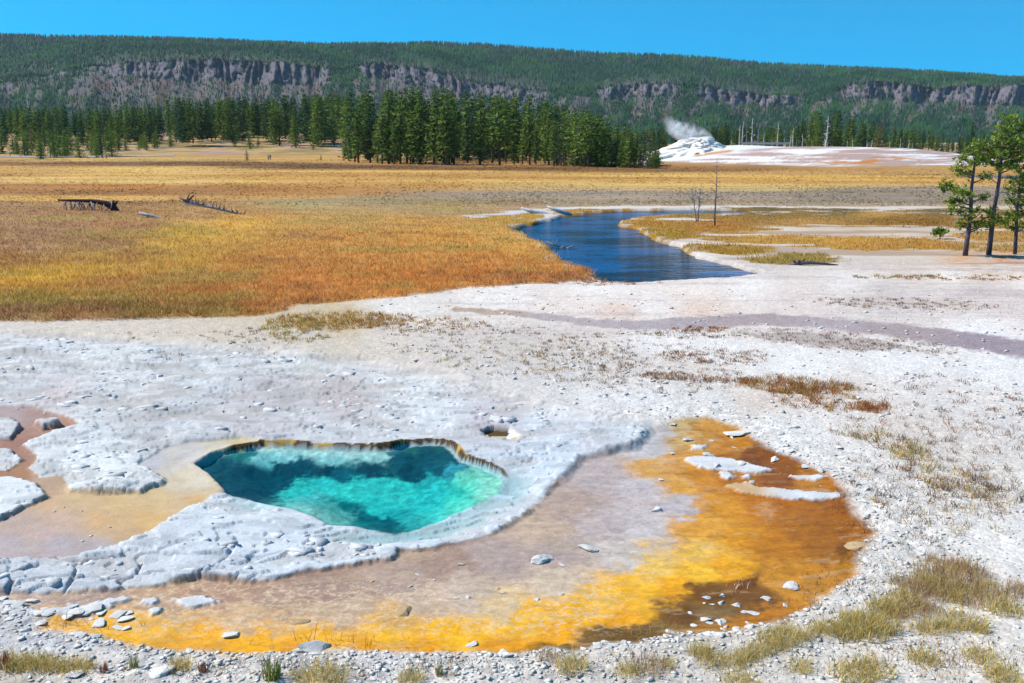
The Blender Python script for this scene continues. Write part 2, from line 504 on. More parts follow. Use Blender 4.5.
MEAC = [
    # far bands
    (0, 159.5, (190, 145, 85)), (100, 159.5, (205, 165, 95)), (300, 160, (205, 160, 92)), (450, 163.5, (190, 140, 80)),
    (0, 163.5, (150, 105, 62)), (100, 163.5, (135, 92, 55)), (200, 164, (122, 80, 48)), (350, 166, (105, 68, 42)), (500, 168.5, (118, 76, 46)), (620, 170, (150, 102, 58)), (800, 172.5, (200, 150, 84)), (1000, 174, (195, 150, 88)),
    (0, 168.5, (215, 165, 90)), (150, 169.5, (232, 185, 105)), (400, 172, (225, 172, 88)), (650, 174.5, (228, 178, 92)), (850, 178, (225, 172, 84)), (1000, 180, (215, 160, 78)),
    (0, 174, (200, 150, 82)), (150, 174, (222, 172, 95)), (350, 175.5, (196, 140, 70)), (550, 178, (200, 145, 72)), (750, 181, (205, 150, 74)),
    (0, 180, (228, 180, 105)), (150, 181.5, (234, 188, 110)), (300, 178.5, (215, 160, 82)), (500, 181.5, (228, 178, 92)), (660, 184, (222, 175, 95)),
    (0, 187, (178, 118, 62)), (100, 187.5, (190, 128, 66)), (200, 188.5, (170, 112, 56)), (300, 187.5, (185, 128, 64)), (400, 185.5, (205, 150, 78)), (50, 192.5, (160, 110, 62)), (180, 193, (165, 112, 60)), (300, 193, (190, 135, 72)),
    (40, 198.5, (222, 172, 95)), (120, 197.5, (228, 176, 96)), (250, 197, (205, 155, 85)), (0, 203, (165, 130, 98)), (200, 203, (165, 122, 82)), (120, 204, (150, 112, 80)),
    # sage band
    (300, 204, (178, 160, 118)), (380, 200, (165, 150, 110)), (450, 200, (165, 140, 105)), (520, 195, (160, 144, 128)), (600, 193, (160, 144, 128)), (700, 195, (160, 144, 128)), (800, 197, (160, 144, 128)), (900, 197, (160, 144, 128)), (980, 196, (160, 144, 128)),
    (600, 203, (160, 144, 128)), (750, 188, (205, 175, 115)), (900, 190, (160, 144, 128)), (560, 186, (205, 170, 110)), (450, 208, (170, 140, 95)), (300, 212, (185, 150, 95)),
    # left rise
    (40, 212, (172, 135, 95)), (20, 225, (170, 128, 92)), (100, 225, (165, 118, 85)), (60, 240, (165, 122, 88)), (150, 235, (168, 120, 80)), (20, 250, (175, 135, 95)), (0, 265, (170, 120, 60)), (120, 250, (165, 125, 85)),
    (220, 215, (190, 140, 85)), (200, 225, (185, 140, 90)), (280, 225, (205, 150, 75)), (350, 225, (195, 150, 80)), (420, 225, (205, 155, 75)), (350, 245, (200, 140, 62)), (450, 240, (212, 155, 62)),
    (200, 240, (215, 168, 60)), (160, 250, (205, 160, 60)), (250, 232, (215, 165, 65)), (80, 272, (205, 160, 55)), (40, 278, (210, 165, 45)), (130, 265, (195, 150, 60)), (190, 262, (205, 160, 60)), (240, 262, (195, 135, 55)), (150, 255, (185, 145, 65)),
    (300, 262, (205, 140, 62)), (400, 262, (210, 145, 65)), (500, 262, (208, 140, 58)), (540, 250, (215, 160, 70)), (560, 270, (208, 142, 60)), (520, 235, (210, 160, 75)), (490, 230, (205, 155, 70)),
    (200, 280, (198, 132, 60)), (300, 285, (205, 132, 55)), (400, 280, (205, 132, 52)), (480, 278, (200, 125, 45)), (120, 285, (190, 130, 60)), (60, 295, (185, 140, 55)), (20, 300, (160, 130, 50)), (100, 300, (180, 130, 60)),
    (200, 297, (190, 122, 52)), (280, 297, (200, 130, 55)), (350, 292, (205, 135, 58)), (40, 312, (150, 115, 65)), (130, 312, (140, 110, 45)), (200, 310, (155, 110, 48)), (0, 318, (150, 110, 70)), (90, 317, (150, 105, 60)), (270, 308, (185, 120, 55)), (160, 303, (175, 125, 50)), (50, 290, (200, 150, 50)), (420, 292, (205, 135, 55)),
    (540, 278, (195, 120, 50)), (590, 277, (190, 115, 50)),
]
POOLC = [  # bed of the spring (pale silica, green-blue silt; dark vent with the far rim's shadow painted in)
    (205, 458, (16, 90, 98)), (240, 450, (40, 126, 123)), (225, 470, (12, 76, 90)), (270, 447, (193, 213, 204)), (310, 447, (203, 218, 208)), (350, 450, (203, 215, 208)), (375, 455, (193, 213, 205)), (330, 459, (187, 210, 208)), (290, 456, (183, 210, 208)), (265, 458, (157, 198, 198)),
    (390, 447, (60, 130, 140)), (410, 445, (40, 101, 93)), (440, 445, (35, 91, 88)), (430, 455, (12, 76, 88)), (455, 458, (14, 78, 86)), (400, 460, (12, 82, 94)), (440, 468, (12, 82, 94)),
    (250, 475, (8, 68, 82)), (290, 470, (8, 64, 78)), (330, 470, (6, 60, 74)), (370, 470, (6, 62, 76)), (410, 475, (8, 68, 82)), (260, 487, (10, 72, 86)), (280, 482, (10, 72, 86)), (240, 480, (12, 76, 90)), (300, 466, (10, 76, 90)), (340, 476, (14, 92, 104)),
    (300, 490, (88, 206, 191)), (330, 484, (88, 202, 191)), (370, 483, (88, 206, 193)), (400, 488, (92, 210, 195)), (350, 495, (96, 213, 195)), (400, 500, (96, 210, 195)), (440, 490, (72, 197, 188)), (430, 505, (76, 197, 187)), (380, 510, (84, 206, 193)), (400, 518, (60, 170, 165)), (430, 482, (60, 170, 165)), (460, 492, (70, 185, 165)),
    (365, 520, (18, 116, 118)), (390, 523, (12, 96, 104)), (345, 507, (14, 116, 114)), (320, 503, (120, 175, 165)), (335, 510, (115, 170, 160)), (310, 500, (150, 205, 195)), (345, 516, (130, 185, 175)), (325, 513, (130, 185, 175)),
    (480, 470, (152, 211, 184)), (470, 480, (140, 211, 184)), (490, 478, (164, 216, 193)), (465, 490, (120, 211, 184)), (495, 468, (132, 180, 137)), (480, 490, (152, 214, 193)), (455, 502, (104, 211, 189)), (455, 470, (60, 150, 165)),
]


def ground_eval(X, Y, full=True):
    u, v = toimg(X, Y, 0.0)
    wob = 0.16 * fbm(X * 0.9, Y * 0.9, 4, 1, 0.6)
    wobf = 0.05 * fbm(X * 4.5, Y * 4.5, 3, 5, 0.6)
    near = (Y < 60)
    R = {}
    sdc = sdpoly(X, Y, CRUST) + wob + wobf
    sdb = sdpoly(X, Y, BEDOUT) + wob * 1.2 + wobf
    sdn = sdpoly(X, Y, BASIN) + wob * 0.7 + wobf
    sdp = sdpoly(X, Y, POOL) + 0.5 * wob + 0.35 * wobf
    crust = S(sdc / (0.10 + 0.16 * S((X + 1.5) / 3.0)))
    bed = S((sdb + 0.2) / 0.8) * (1 - crust)
    isl = np.zeros_like(X)
    for P in ISLES:
        isl = np.maximum(isl, S((sdpoly(X, Y, P) + wob * 0.6 + wobf) / 0.09))
    basin = S(sdn / 0.09) * (1 - isl)
    # the basin's rim melts away where it meets the spring
    plat = np.zeros_like(X)
    for P in PLATES:
        plat = np.maximum(plat, S((sdpoly(X, Y, P) + wob * 0.55 + wobf * 2.6) / 0.08))
    plat = plat * S(bed / 0.3)
    bedm = bed * (1 - plat)
    z = np.zeros_like(X)
    # broad relief
    z += 0.05 * fbm(X * 0.25, Y * 0.25, 3, 21)
    # crust: thin stepped sheets of sinter
    t = (fbm(X * 0.42, Y * 0.70, 5, 31, 0.50) + 0.5) * 5.5 + 0.05 * fbm(X * 7, Y * 7, 2, 33)
    fr = t - np.floor(t)
    terr = (np.floor(t) + S((fr - 0.95) / 0.05)) * 0.034
    t2 = (fbm(X * 1.2 + 3, Y * 1.7, 4, 35, 0.50) + 0.5) * 5.0
    fr2 = t2 - np.floor(t2)
    terr2 = (np.floor(t2) + S((fr2 - 0.92) / 0.08)) * 0.010 * S((fbm(X * 0.35, Y * 0.35, 2, 37) + 0.05) / 0.2)
    lump = 0.006 * fbm(X * 5, Y * 5, 4, 41, 0.6)
    cr_up = crust * (1 - basin)
    edge_fade = S((sdc) / 1.2)
    z += cr_up * ((terr + terr2 - 0.12) + lump)
    # cracked plates along the near side of the crust
    crk = S((v - 535) / 25) * S((330 - u) / 140) * cr_up
    f1, f2, idd = cells(X * 1.15 + 0.35 * wob * 3, Y * 1.8 + wob * 2, 3)
    crack = 1 - S((f2 - f1 - 0.01) / 0.09)
    z += crk * ((idd - 0.5) * 0.05 - 0.06 * crack)
    # other cracks
    cr2 = S(1 - np.abs(fbm(X * 0.5, Y * 0.8, 4, 61)) / 0.012) * S(fbm(X * 0.3, Y * 0.3, 2, 66) * 4) * cr_up
    z -= 0.05 * cr2
    # thick rounded lip round the lobes
    lip = np.exp(-((np.minimum(sdc, np.where(basin > 0.02, 9, np.abs(sdn))) - 0.22) / 0.2) ** 2)
    z += 0.022 * cr_up * lip
    # run-off bed, basin
    z -= 0.085 * bedm * (1 - 0.0 * plat)
    z -= plat * bed * 0.05
    z += bedm * 0.012 * fbm(X * 2.2, Y * 2.2, 4, 71)
    z -= 0.10 * basin * S((np.abs(sdp) + 0.3 - np.where(sdp > 0, 0.3, 0)) / 0.8)
    z += basin * 0.012 * fbm(X * 1.8, Y * 1.8, 4, 75)
    # gravel ground
    grav = (1 - crust) * (1 - S(sdb / 0.35)) * (v > 258)
    gf = fbm(X * 1.6, Y * 1.6, 4, 81)
    z += grav * (0.035 * gf)
    # rubble ridges round the run-off
    ring = np.exp(-((sdb + 0.45) / 0.5) ** 2) * (1 - crust)
    ra, rb, ri = cells(X * 4.2, Y * 4.2, 9)
    z += ring * (0.035 * np.clip(0.75 - ra, 0, 1) * (ri > 0.35) * S((ri - 0.3) * 4) + 0.02)
    # the spring: nearly vertical far wall, gently rounded near side
    pdepth = 0.02 + 0.24 * S(sdp / 1.3) + 0.10 * fbm(X * 0.8, Y * 0.8, 3, 91) + 0.03 * fbm(X * 5, Y * 5, 4, 95)
    farside = S((17.3 - 0.1 * X - Y) / -0.9)  # 1 on the far side
    width = 0.26 - 0.16 * farside
    inside = S((sdp + 0.05) / width)
    z = z * (1 - S((sdp + 0.1) / 0.3)) - inside * (0.16 + pdepth)
    # lip of the pool slopes softly on the near side
    z -= 0.10 * (1 - farside) * S((sdp + 0.8) / 0.8) * (1 - inside) * (1 - basin)
    # second little opening
    sd2 = sdpoly(X, Y, POOLR) + wobf
    hole = S((sd2) / 0.08)
    z -= 0.09 * hole * S(1.0 - (u - 505) / 30)
    # meadow
    sdm = sdpoly(X, Y, MEADOW) + wob * 2.0 + 0.9 * fbm(X * 0.35, Y * 0.35, 3, 103) + 3.0 * S((Y - 75) / 10) * fbm(X * 0.12, Y * 0.2, 4, 105)
    mead = S((sdm) / 0.5)
    z += mead * (0.14 * S(sdm / 1.0) * (Y < 75) + 0.10 * fbm(X * 0.13, Y * 0.13, 3, 101) * (Y < 150))
    # left swell with the logs
    z += 0.9 * np.exp(-(((X + 36) / 22) ** 2 + ((Y - 72) / 16) ** 2))
    # river
    sdr = np.maximum(sdpoly(X, Y, RIVER), sdpoly(X, Y, RIVER_FAR))
    jit = 0.5 * fbm(X * 0.5, Y * 0.5, 3, 111)
    riv = S((sdr + 0.5 + jit) / 0.7)
    z = z * (1 - riv) - riv * 0.55
    # mound of the geyser and terrace at the forest's foot
    rm = np.hypot((X - 80) / 56, (Y - 264) / 62)
    mound = 1 - S((rm - 0.30) / 0.70)
    rm2 = np.hypot((X - 47) / 34, (Y - 275) / 45)
    mound2 = 1 - S(rm2)
    z += 4.1 * mound * (1 + 0.04 * fbm(X * 0.06, Y * 0.06, 3, 121)) + 1.0 * mound2
    az = 512 + FPX * X / np.maximum(Y, 1)
    terrc = S((Y - 315) / 230) * (1 - S((az - 330) / 260))
    z += terrc * (9.5 + 1.6 * fbm(X * 0.02, Y * 0.02, 3, 131) + 0.5 * fbm(X * 0.1, Y * 0.1, 3, 135))
    z += S((Y - 330) / 200) * S((az - 640) / 60) * 2.5
    if not full:
        return z
    R.update(z=z, crust=cr_up, bed=bedm, basin=basin, plat=plat, sdp=sdp, sdb=sdb, sdc=sdc, mead=mead, sdm=sdm, riv=riv, sdr=sdr, mound=mound, mound2=mound2,
             terrc=terrc, grav=grav, ring=ring, hole=hole, inside=inside, farside=farside, crk=crk * crack, cr2=cr2, ri=ri, wob=wob, wobf=wobf, gf=gf, az=az)
    return R


def gz(X, Y):
    return ground_eval(np.atleast_1d(np.asarray(X, float)), np.atleast_1d(np.asarray(Y, float)), False)


def grass_right(u, v, X, Y):
    """how far the flat beyond the sinter, right of the river, is grown over (0..1)"""
    n = 0.6 * fbm(X * 0.10, Y * 0.30, 4, 201) + 0.6 * fbm(X * 0.4, Y * 0.8, 4, 205)
    g = np.full(np.shape(u), -1.0)
    for (cu, cv, ru, rv, s) in [
            (640, 226, 45, 10, 1.2), (660, 234, 42, 6, 1.0), (715, 226, 60, 7, 1.0), (690, 214, 40, 4, 1.0), (785, 219, 90, 7.0, 1.2), (880, 219, 90, 7, 1.3), (960, 222, 60, 5, 1.0), (820, 240, 110, 4.6, 1.2), (900, 246, 100, 5.5, 1.1), (1010, 236, 60, 6, 0.9), (1040, 248, 70, 5, 1.0),
            (735, 250, 34, 6, 1.2), (795, 260, 46, 5.5, 1.2), (700, 248, 20, 4, 0.8), (770, 209.5, 60, 2.2, 1.0), (840, 210, 40, 1.6, 0.9), (940, 211, 60, 2.2, 1.1), (1040, 214, 60, 5, 1.0), (590, 212.5, 40, 3.2, 1.2), (500, 222, 40, 6, 1.2), (655, 210.5, 50, 2.0, 1.0), (530, 217, 16, 3.5, 1.0), (1000, 226, 60, 3, .8)]:
        d = np.sqrt(((u - cu) / ru) ** 2 + ((v - cv) / rv) ** 2)
        g = np.maximum(g, s * (1.15 - d))
    return S((g + n * 1.0 - 0.02) / 0.30)


GOLD = [(640, 222, (190, 140, 55)), (660, 232, (185, 145, 55)), (690, 214, (165, 130, 55)), (640, 216, (205, 150, 70)), (715, 225, (195, 135, 60)), (785, 216, (160, 125, 60)), (800, 222, (205, 155, 85)), (880, 214, (205, 160, 85)), (890, 219, (160, 115, 45)), (930, 222, (150, 105, 40)), (960, 222, (180, 135, 60)),
        (770, 240, (215, 165, 80)), (850, 240, (222, 170, 80)), (900, 246, (205, 155, 75)), (735, 250, (185, 145, 60)), (795, 260, (175, 150, 75)), (940, 235, (215, 165, 80)), (770, 209.5, (125, 105, 60)), (940, 211, (135, 115, 70)), (590, 212, (190, 145, 65)), (500, 222, (205, 160, 75)), (655, 210, (190, 145, 65)), (530, 217, (205, 160, 70)),
        (1010, 236, (205, 160, 85)), (1010, 248, (200, 160, 90)), (840, 210, (130, 108, 60))]


def meadow_col(u, v, X, Y, mask=None):
    uu = u + 26 * fbm(X * 0.05, Y * 0.05, 3, 211)
    vv = v + 5.0 * np.clip((v - 150) / 90, 0.08, 1) * fbm(X * 0.05 + 9, Y * 0.09, 4, 215)
    if mask is None:
        mask = np.ones(np.shape(u), bool)
    far = v < 209
    hv = fbm(X * 0.14, Y * 0.17, 5, 253, 0.62)
    c = idw(uu, vv, MEAC, 0.16, 1.0, 3.4, mask & (v > 197))
    vf = v + 1.9 * fbm(X * 0.012, Y * 0.015 + 7, 4, 217) + 0.8 * fbm(X * 0.05, Y * 0.05, 3, 219)
    cf = idw(u + 60 * fbm(X * 0.01, Y * 0.02, 3, 213), vf, [p for p in MEAC if p[1] < 216], 0.05, 2.2, 4.2, mask & far)
    st = fbm(X * 0.008, v * 0.55, 4, 223, 0.6)
    bl = fbm(X * 0.035, Y * 0.02, 4, 229, 0.6) + 0.9 * fbm(X * 0.22, v * 1.1, 4, 239, 0.65)
    cf = cf * (1 + 0.42 * st[..., None] + 0.25 * bl[..., None]) * np.array([1.0, 1.0, 1.0])
    k = S((v - 198) / 10)[..., None]
    ho, hr = (0.55 * S((hv - 0.08) / 0.16))[..., None], (0.50 * S((-hv - 0.10) / 0.16))[..., None]
    c = c * (1 - ho) + ho * lin((168, 148, 66)) * KALB * 0.95
    c = c * (1 - hr) + hr * lin((168, 112, 66)) * KALB * 0.95
    c = np.where(far[..., None], cf * (1 - k) + c * k, c)
    return (c * 0.88 + 0.12 * lin((208, 172, 116)) * KALB * (0.6 + 1.1 * c.sum(-1, keepdims=True))) * np.where(v < 204, 0.80, 0.92)[..., None]


def ground_color(X, Y, R):
    z = R['z']
    u0, v0 = toimg(X, Y, 0.0)
    u, v = toimg(X, Y, z * (Y > 100))
    v = np.where(Y > 100, v, v0)
    u = np.where(Y > 100, u, u0)
    sc = 18.0 / np.maximum(Y, 8)
    n1 = fbm(X * 1.3, Y * 1.3, 4, 221, 0.6)
    n2 = fbm(X * 3.1, Y * 3.1, 4, 225, 0.6)
    # pale ground
    C = idw(u + 30 * sc * n1, v + 12 * sc * n2, WHIC, 0.45, 1.0, 3.0, (R['mead'] < 0.999), 0.93)
    C = C * np.array([1.05, 1.0, 0.93])
    # mineral streaks in the pale flats
    st = fbm(X * 0.10, Y * 0.5, 5, 231, 0.6)
    far = S((v - 258) / 10) * S((345 - v) / 30) * S((u - 380) / 80)
    kst = S((np.abs(st) - 0.07) / -0.06) * far * 0.75
    st2 = fbm(X * 0.05 + 5, Y * 0.55, 5, 233, 0.62)
    k2 = (S((st2 - 0.08) / 0.12) * far * 0.55)[..., None]
    C = C * (1 - k2) + k2 * lin((190, 174, 174)) * KALB
    fl2 = S((v - 209) / 5) * S((272 - v) / 8) * S((u - 600) / 40)
    st3 = fbm(X * 0.05, Y * 0.40, 5, 235, 0.65)
    k3 = (S((st3 + 0.02) / 0.16) * fl2 * 0.75)[..., None]
    C = C * (1 - k3) + k3 * lin((178, 148, 122)) * KALB * 0.85
    C = C * (1 - kst[..., None]) + kst[..., None] * lin((228, 212, 202)) * KALB
    ch = seg_dist(u, v + 3 * n1, CHANNEL)
    kch = S((1.25 - ch + 0.35 * n2) / 0.5)
    cc = idw(u, v, [(480, 312, (205, 180, 160)), (560, 320, (200, 185, 185)), (640, 325, (196, 182, 184)), (760, 318, (190, 172, 172)), (830, 324, (196, 180, 182)), (900, 331, (186, 168, 168)), (1000, 345, (176, 160, 168))], 0.3, 1.0, 3.0, kch > 0.001, 0.80)
    C = C * (1 - kch[..., None]) + kch[..., None] * cc
    # crumbly dead cover
    rg = np.sqrt(((u - 830) / 95) ** 2 + ((v - (341 + (u - 830) * 0.09)) / 8) ** 2)
    kr = S((1.0 - rg + 0.7 * n2 + 0.4 * n1) / 0.35)
    C = C * (1 - 0.7 * kr[..., None]) + 0.7 * kr[..., None] * lin((165, 148, 140)) * KALB
    rg = np.sqrt(((u - 905) / 90) ** 2 + ((v - (303 + (u - 905) * 0.03)) / 6) ** 2)
    kr = S((1.0 - rg + 0.8 * n2 + 0.5 * n1) / 0.4)
    C = C * (1 - 0.5 * kr[..., None]) + 0.5 * kr[..., None] * lin((190, 172, 160)) * KALB
    # crust
    uj, vj = u + 16 * sc * n1, v + 9 * sc * n2
    cr = idw(uj, vj, CRUC, 0.6, 1.0, 3.0, (R['sdc'] > -2.5) & (v > 315), 0.88) * np.array([1.06, 1.0, 0.90])
    vein = S((fbm(X * 1.1 + n2 * .4, Y * 1.9, 5, 243, 0.62) - 0.02) / 0.22)
    tau = S((fbm(X * 0.33 + 4, Y * 0.8, 5, 249, 0.6) - 0.06) / 0.10) * S((445 - v) / 40)
    cr = cr * (1 - 0.20 * vein[..., None])
    cr = cr * (1 - 0.6 * tau[..., None]) + 0.6 * tau[..., None] * lin((198, 190, 184)) * KALB * 0.8
    k = S((R['sdc'] - 0.0 + 0.5 * n1) / np.where(v < 440, 1.6, 0.07)) * (v > 326)
    k = np.where(v < 420, k, R['crust'])[..., None]
    C = C * (1 - k) + k * cr
    low = S((-fbm(X * 0.42, Y * 0.70, 5, 31, 0.50) - 0.13) / 0.08) * R['crust'] * 0.5
    C = C * (1 - low[..., None]) + low[..., None] * lin((196, 191, 188)) * KALB * 0.85
    # run-off mats
    sx = u + 16 * n1 + 10 * n2
    sy = v + 9 * n1 * sc * 1.3 + 6 * n2
    n5 = fbm(X * 7, Y * 7, 4, 247, 0.65)
    sx = sx + 9 * n5
    sy = sy + 6 * n5
    bc = idw(sx, sy, BEDC, 0.55, 1.0, 4.8, R['bed'] > 0.001, 0.86)
    fl = fbm(X * 2.6 + 1.2 * n1, Y * 5.0, 4, 241, 0.65)
    bc = bc * (1 + 0.24 * fl[..., None] + 0.22 * n5[..., None]) 
    rt = S((u - 600) / 140)[..., None] * S((bc[..., :1] - bc[..., 2:]) / 0.12)
    bc = bc * (1 + rt * np.array([0.12, 0.30, 0.30]))
    bc = bc * (1 + (1 - rt) * np.array([0.04, 0.0, -0.07]))
    # thin pale films and dark threads drawn out along the flow
    fw = fbm(X * 0.9 + 0.6 * n1, Y * 3.2 + 0.5 * n1, 5, 257, 0.66)
    film = (0.30 * S((fw - 0.16) / 0.10))[..., None]
    bc = bc * (1 - film) + film * lin((226, 200, 160)) * KALB * 0.8
    thr = (0.40 * S((-fw - 0.14) / 0.12) * S((u - 620) / 60))[..., None]
    bc = bc * (1 - thr) + thr * bc * np.array([0.55, 0.48, 0.45])
    # pale flecks through the yellow mat
    fk = S((np.abs(fbm(X * 3.6, Y * 4.4, 4, 245, 0.6)) - 0.10) / -0.08) * S((v - 565) / 20) * S((642 - v) / 26) * S((660 - u) / 80) * 0.7
    bc = bc * (1 - fk[..., None]) + fk[..., None] * lin((222, 196, 165)) * KALB
    # dark cracks of the brown mat
    bk = S(1 - np.abs(fbm(X * 1.1, Y * 1.6, 4, 251)) / 0.03) * S((u - 690) / 60) * S(fbm(X * .7, Y * .7, 2, 255) * 3 + 0.2)
    bc = bc * (1 - 0.35 * bk[..., None])
    kb = S(R['bed'] / 0.45)[..., None]
    C = C * (1 - kb) + kb * bc
    # edge deposits of the run-off
    kp = R['plat'][..., None]
    pc = lin((222, 222, 224)) * KALB * 0.9
    tanp = (S((790 - u) / 40) * S((v - 476.5 - 0.09 * (u - 740)) / 3) * S((u - 700) / 20))[..., None]
    pc = pc * (1 - tanp) + tanp * lin((212, 178, 136)) * KALB * 0.9
    pc = pc * (1 + 0.22 * n2[..., None])
    C = C * (1 - kp) + kp * pc
    # basin
    ba = idw(u + 8 * n1 + 4 * n2, v + 4 * n1 + 3 * n2, BASC, 0.6, 1.0, 3.2, R['basin'] > 0.001, 0.84)
    kn = S(R['basin'] / 0.5)[..., None]
    C = C * (1 - kn) + kn * ba * np.array([0.96, 1.0, 1.05]) * (1 + 0.07 * fl[..., None])
    # spring bed
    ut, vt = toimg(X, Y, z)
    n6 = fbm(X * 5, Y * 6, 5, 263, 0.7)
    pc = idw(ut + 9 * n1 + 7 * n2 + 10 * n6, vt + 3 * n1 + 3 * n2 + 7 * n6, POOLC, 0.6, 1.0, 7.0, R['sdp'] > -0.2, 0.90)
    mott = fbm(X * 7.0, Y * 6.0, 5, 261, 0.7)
    pc = pc * (1 + 0.8 * mott[..., None] + 0.25 * n6[..., None])  # pebble mottling, its contrast raised to imitate caustic light on the bed
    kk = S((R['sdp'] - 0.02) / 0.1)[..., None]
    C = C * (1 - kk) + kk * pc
    # ochre and brown rock of the far rim
    rim = S((R['sdp'] + 0.10) / 0.05) * S((z + 0.17) / 0.03) * (R['sdp'] > -0.15) * R['farside'] * S((u - 215) / 30)
    rn = fbm(X * 1.3, Y * 1.3, 3, 265) + 0.04
    oc = np.where((rn > 0.17)[..., None], lin((205, 165, 85)), lin((96, 76, 50))) * KALB * 0.8
    rim = S(rim * 1.4)[..., None]
    C = C * (1 - rim) + rim * oc
    # small opening
    kh = R['hole'][..., None]
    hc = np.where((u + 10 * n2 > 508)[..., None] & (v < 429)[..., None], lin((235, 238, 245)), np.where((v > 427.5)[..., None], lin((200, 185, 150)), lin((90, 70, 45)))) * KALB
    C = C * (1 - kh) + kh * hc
    # cracks are tinted darker grey
    ck = np.clip(R['crk'] + 0.8 * R['cr2'], 0, 1)[..., None] * 0.45
    C = C * (1 - ck) + ck * lin((120, 120, 130)) * KALB
    # rubble ring stones vary
    C = C * (1 + (R['ring'] * (R['ri'] - 0.5) * 0.35)[..., None])
    # meadow
    far_m = (v < 206.5)
    mc = meadow_col(u, v, X, Y, R['mead'] > 0.001)
    mn = fbm(X * 0.6, Y * 0.6, 4, 271, 0.65)
    mf = fbm(X * 0.03, Y * 0.25, 4, 275, 0.6)
    mc = mc * (1 + 0.30 * mn[..., None] * (Y < 140)[..., None] + 0.22 * mf[..., None])
    km = R['mead'][..., None]
    C = C * (1 - km) + km * mc
    gr = grass_right(u, v, X, Y) * (v > 205) * (v < 270) * (1 - R['mead'])
    gc = idw(u + 20 * n1, v + 2 * n2, GOLD, 0.2, 1.0, 3, gr > 0.001, 0.78) * (1 + 0.22 * mn[..., None])
    C = C * (1 - gr[..., None]) + gr[..., None] * gc
    # dry patch of grass on the pale ground, near the meadow's corner
    # river bed and banks
    kr = R['riv'][..., None]
    C = C * (1 - kr) + kr * lin((70, 60, 45)) * KALB * 0.6
    bank = np.exp(-((R['sdr'] + 0.6) / 0.5) ** 2) * S((v - 205) / 3) * S((u - 500) / 10) * (fbm(X * 0.5, Y * 0.5, 3, 281) > 0.02)
    C = C * (1 - 0.6 * bank[..., None]) + 0.6 * bank[..., None] * lin((200, 190, 185)) * KALB
    # mound
    ms = fbm(X * 0.06 + v * 0.10, v * 0.34, 6, 291, 0.64)
    ta, tb = S((ms - 0.06) / 0.12)[..., None], S((ms + 0.06) / 0.12)[..., None]
    mcol = (lin((236, 232, 232)) * ta + (1 - ta) * (lin((214, 198, 192)) * tb + lin((182, 156, 148)) * (1 - tb))) * KALB
    org = S((fbm(X * 0.12, v * 0.30, 5, 295, 0.62) - 0.02) / 0.22) * np.exp(-(((u - 868) / 48) ** 2 + ((v - 160) / 4.5) ** 2)) * 1.5
    org += np.exp(-(((v - (151.5 - (u - 720) * 0.12)) / 1.8) ** 2)) * S((u - 690) / 12) * S((745 - u) / 12)
    org += 1.2 * S((ms - 0.02) / 0.1) * np.exp(-(((u - 745) / 20) ** 2 + ((v - 152) / 3) ** 2))
    org = np.clip(org, 0, 1)[..., None]
    mcol = mcol * (1 - org) + org * lin((228, 150, 70)) * KALB * 0.74
    edge = S((v - 163.5 + 2 * ms) / 5)[..., None]
    mcol = mcol * (1 - edge * 0.5) + edge * 0.5 * lin((205, 172, 150)) * KALB
    wcone = np.clip(S((0.85 - np.hypot((X - 47) / 34, (Y - 275) / 45) + 0.2 * ms) / 0.2), 0, 1)[..., None]
    mcol = mcol * (1 - wcone) + wcone * lin((240, 242, 248)) * KALB * 0.88
    ol = np.exp(-(((v - (152.3 - (u - 720) * 0.13)) / 1.3) ** 2)) * S((u - 688) / 12) * S((738 - u) / 12)
    ol = np.clip(ol * 1.2, 0, 0.9)[..., None]
    mcol = mcol * (1 - ol) + ol * lin((222, 150, 62)) * KALB * 0.8
    k = S((np.maximum(R['mound'], R['mound2']) - 0.10 + 0.1 * ms) / 0.12)[..., None] * (Y > 195)[..., None] * (v < 172.5)[..., None]
    C = C * (1 - k) + k * mcol
    # terrace at the forest foot
    tn = fbm(X * 0.035, Y * 0.05, 4, 301, 0.6)
    ta, tb = S((tn - 0.05) / 0.15)[..., None], S((tn + 0.15) / 0.12)[..., None]
    tc = (lin((172, 140, 138)) * ta + (1 - ta) * (lin((190, 158, 105)) * tb + lin((150, 128, 85)) * (1 - tb))) * KALB
    tc = tc * (1 + 0.25 * fbm(X * 0.2, Y * 0.2, 3, 305)[..., None])
    k = S((Y - 345) / 40)[..., None] * (1 - np.clip(k, 0, 1))
    C = C * (1 - k) + k * tc
    return np.clip(C, 0.003, 0.86)


# ------------------------------------------------------------------ ground sheet
QUAL = 1.0


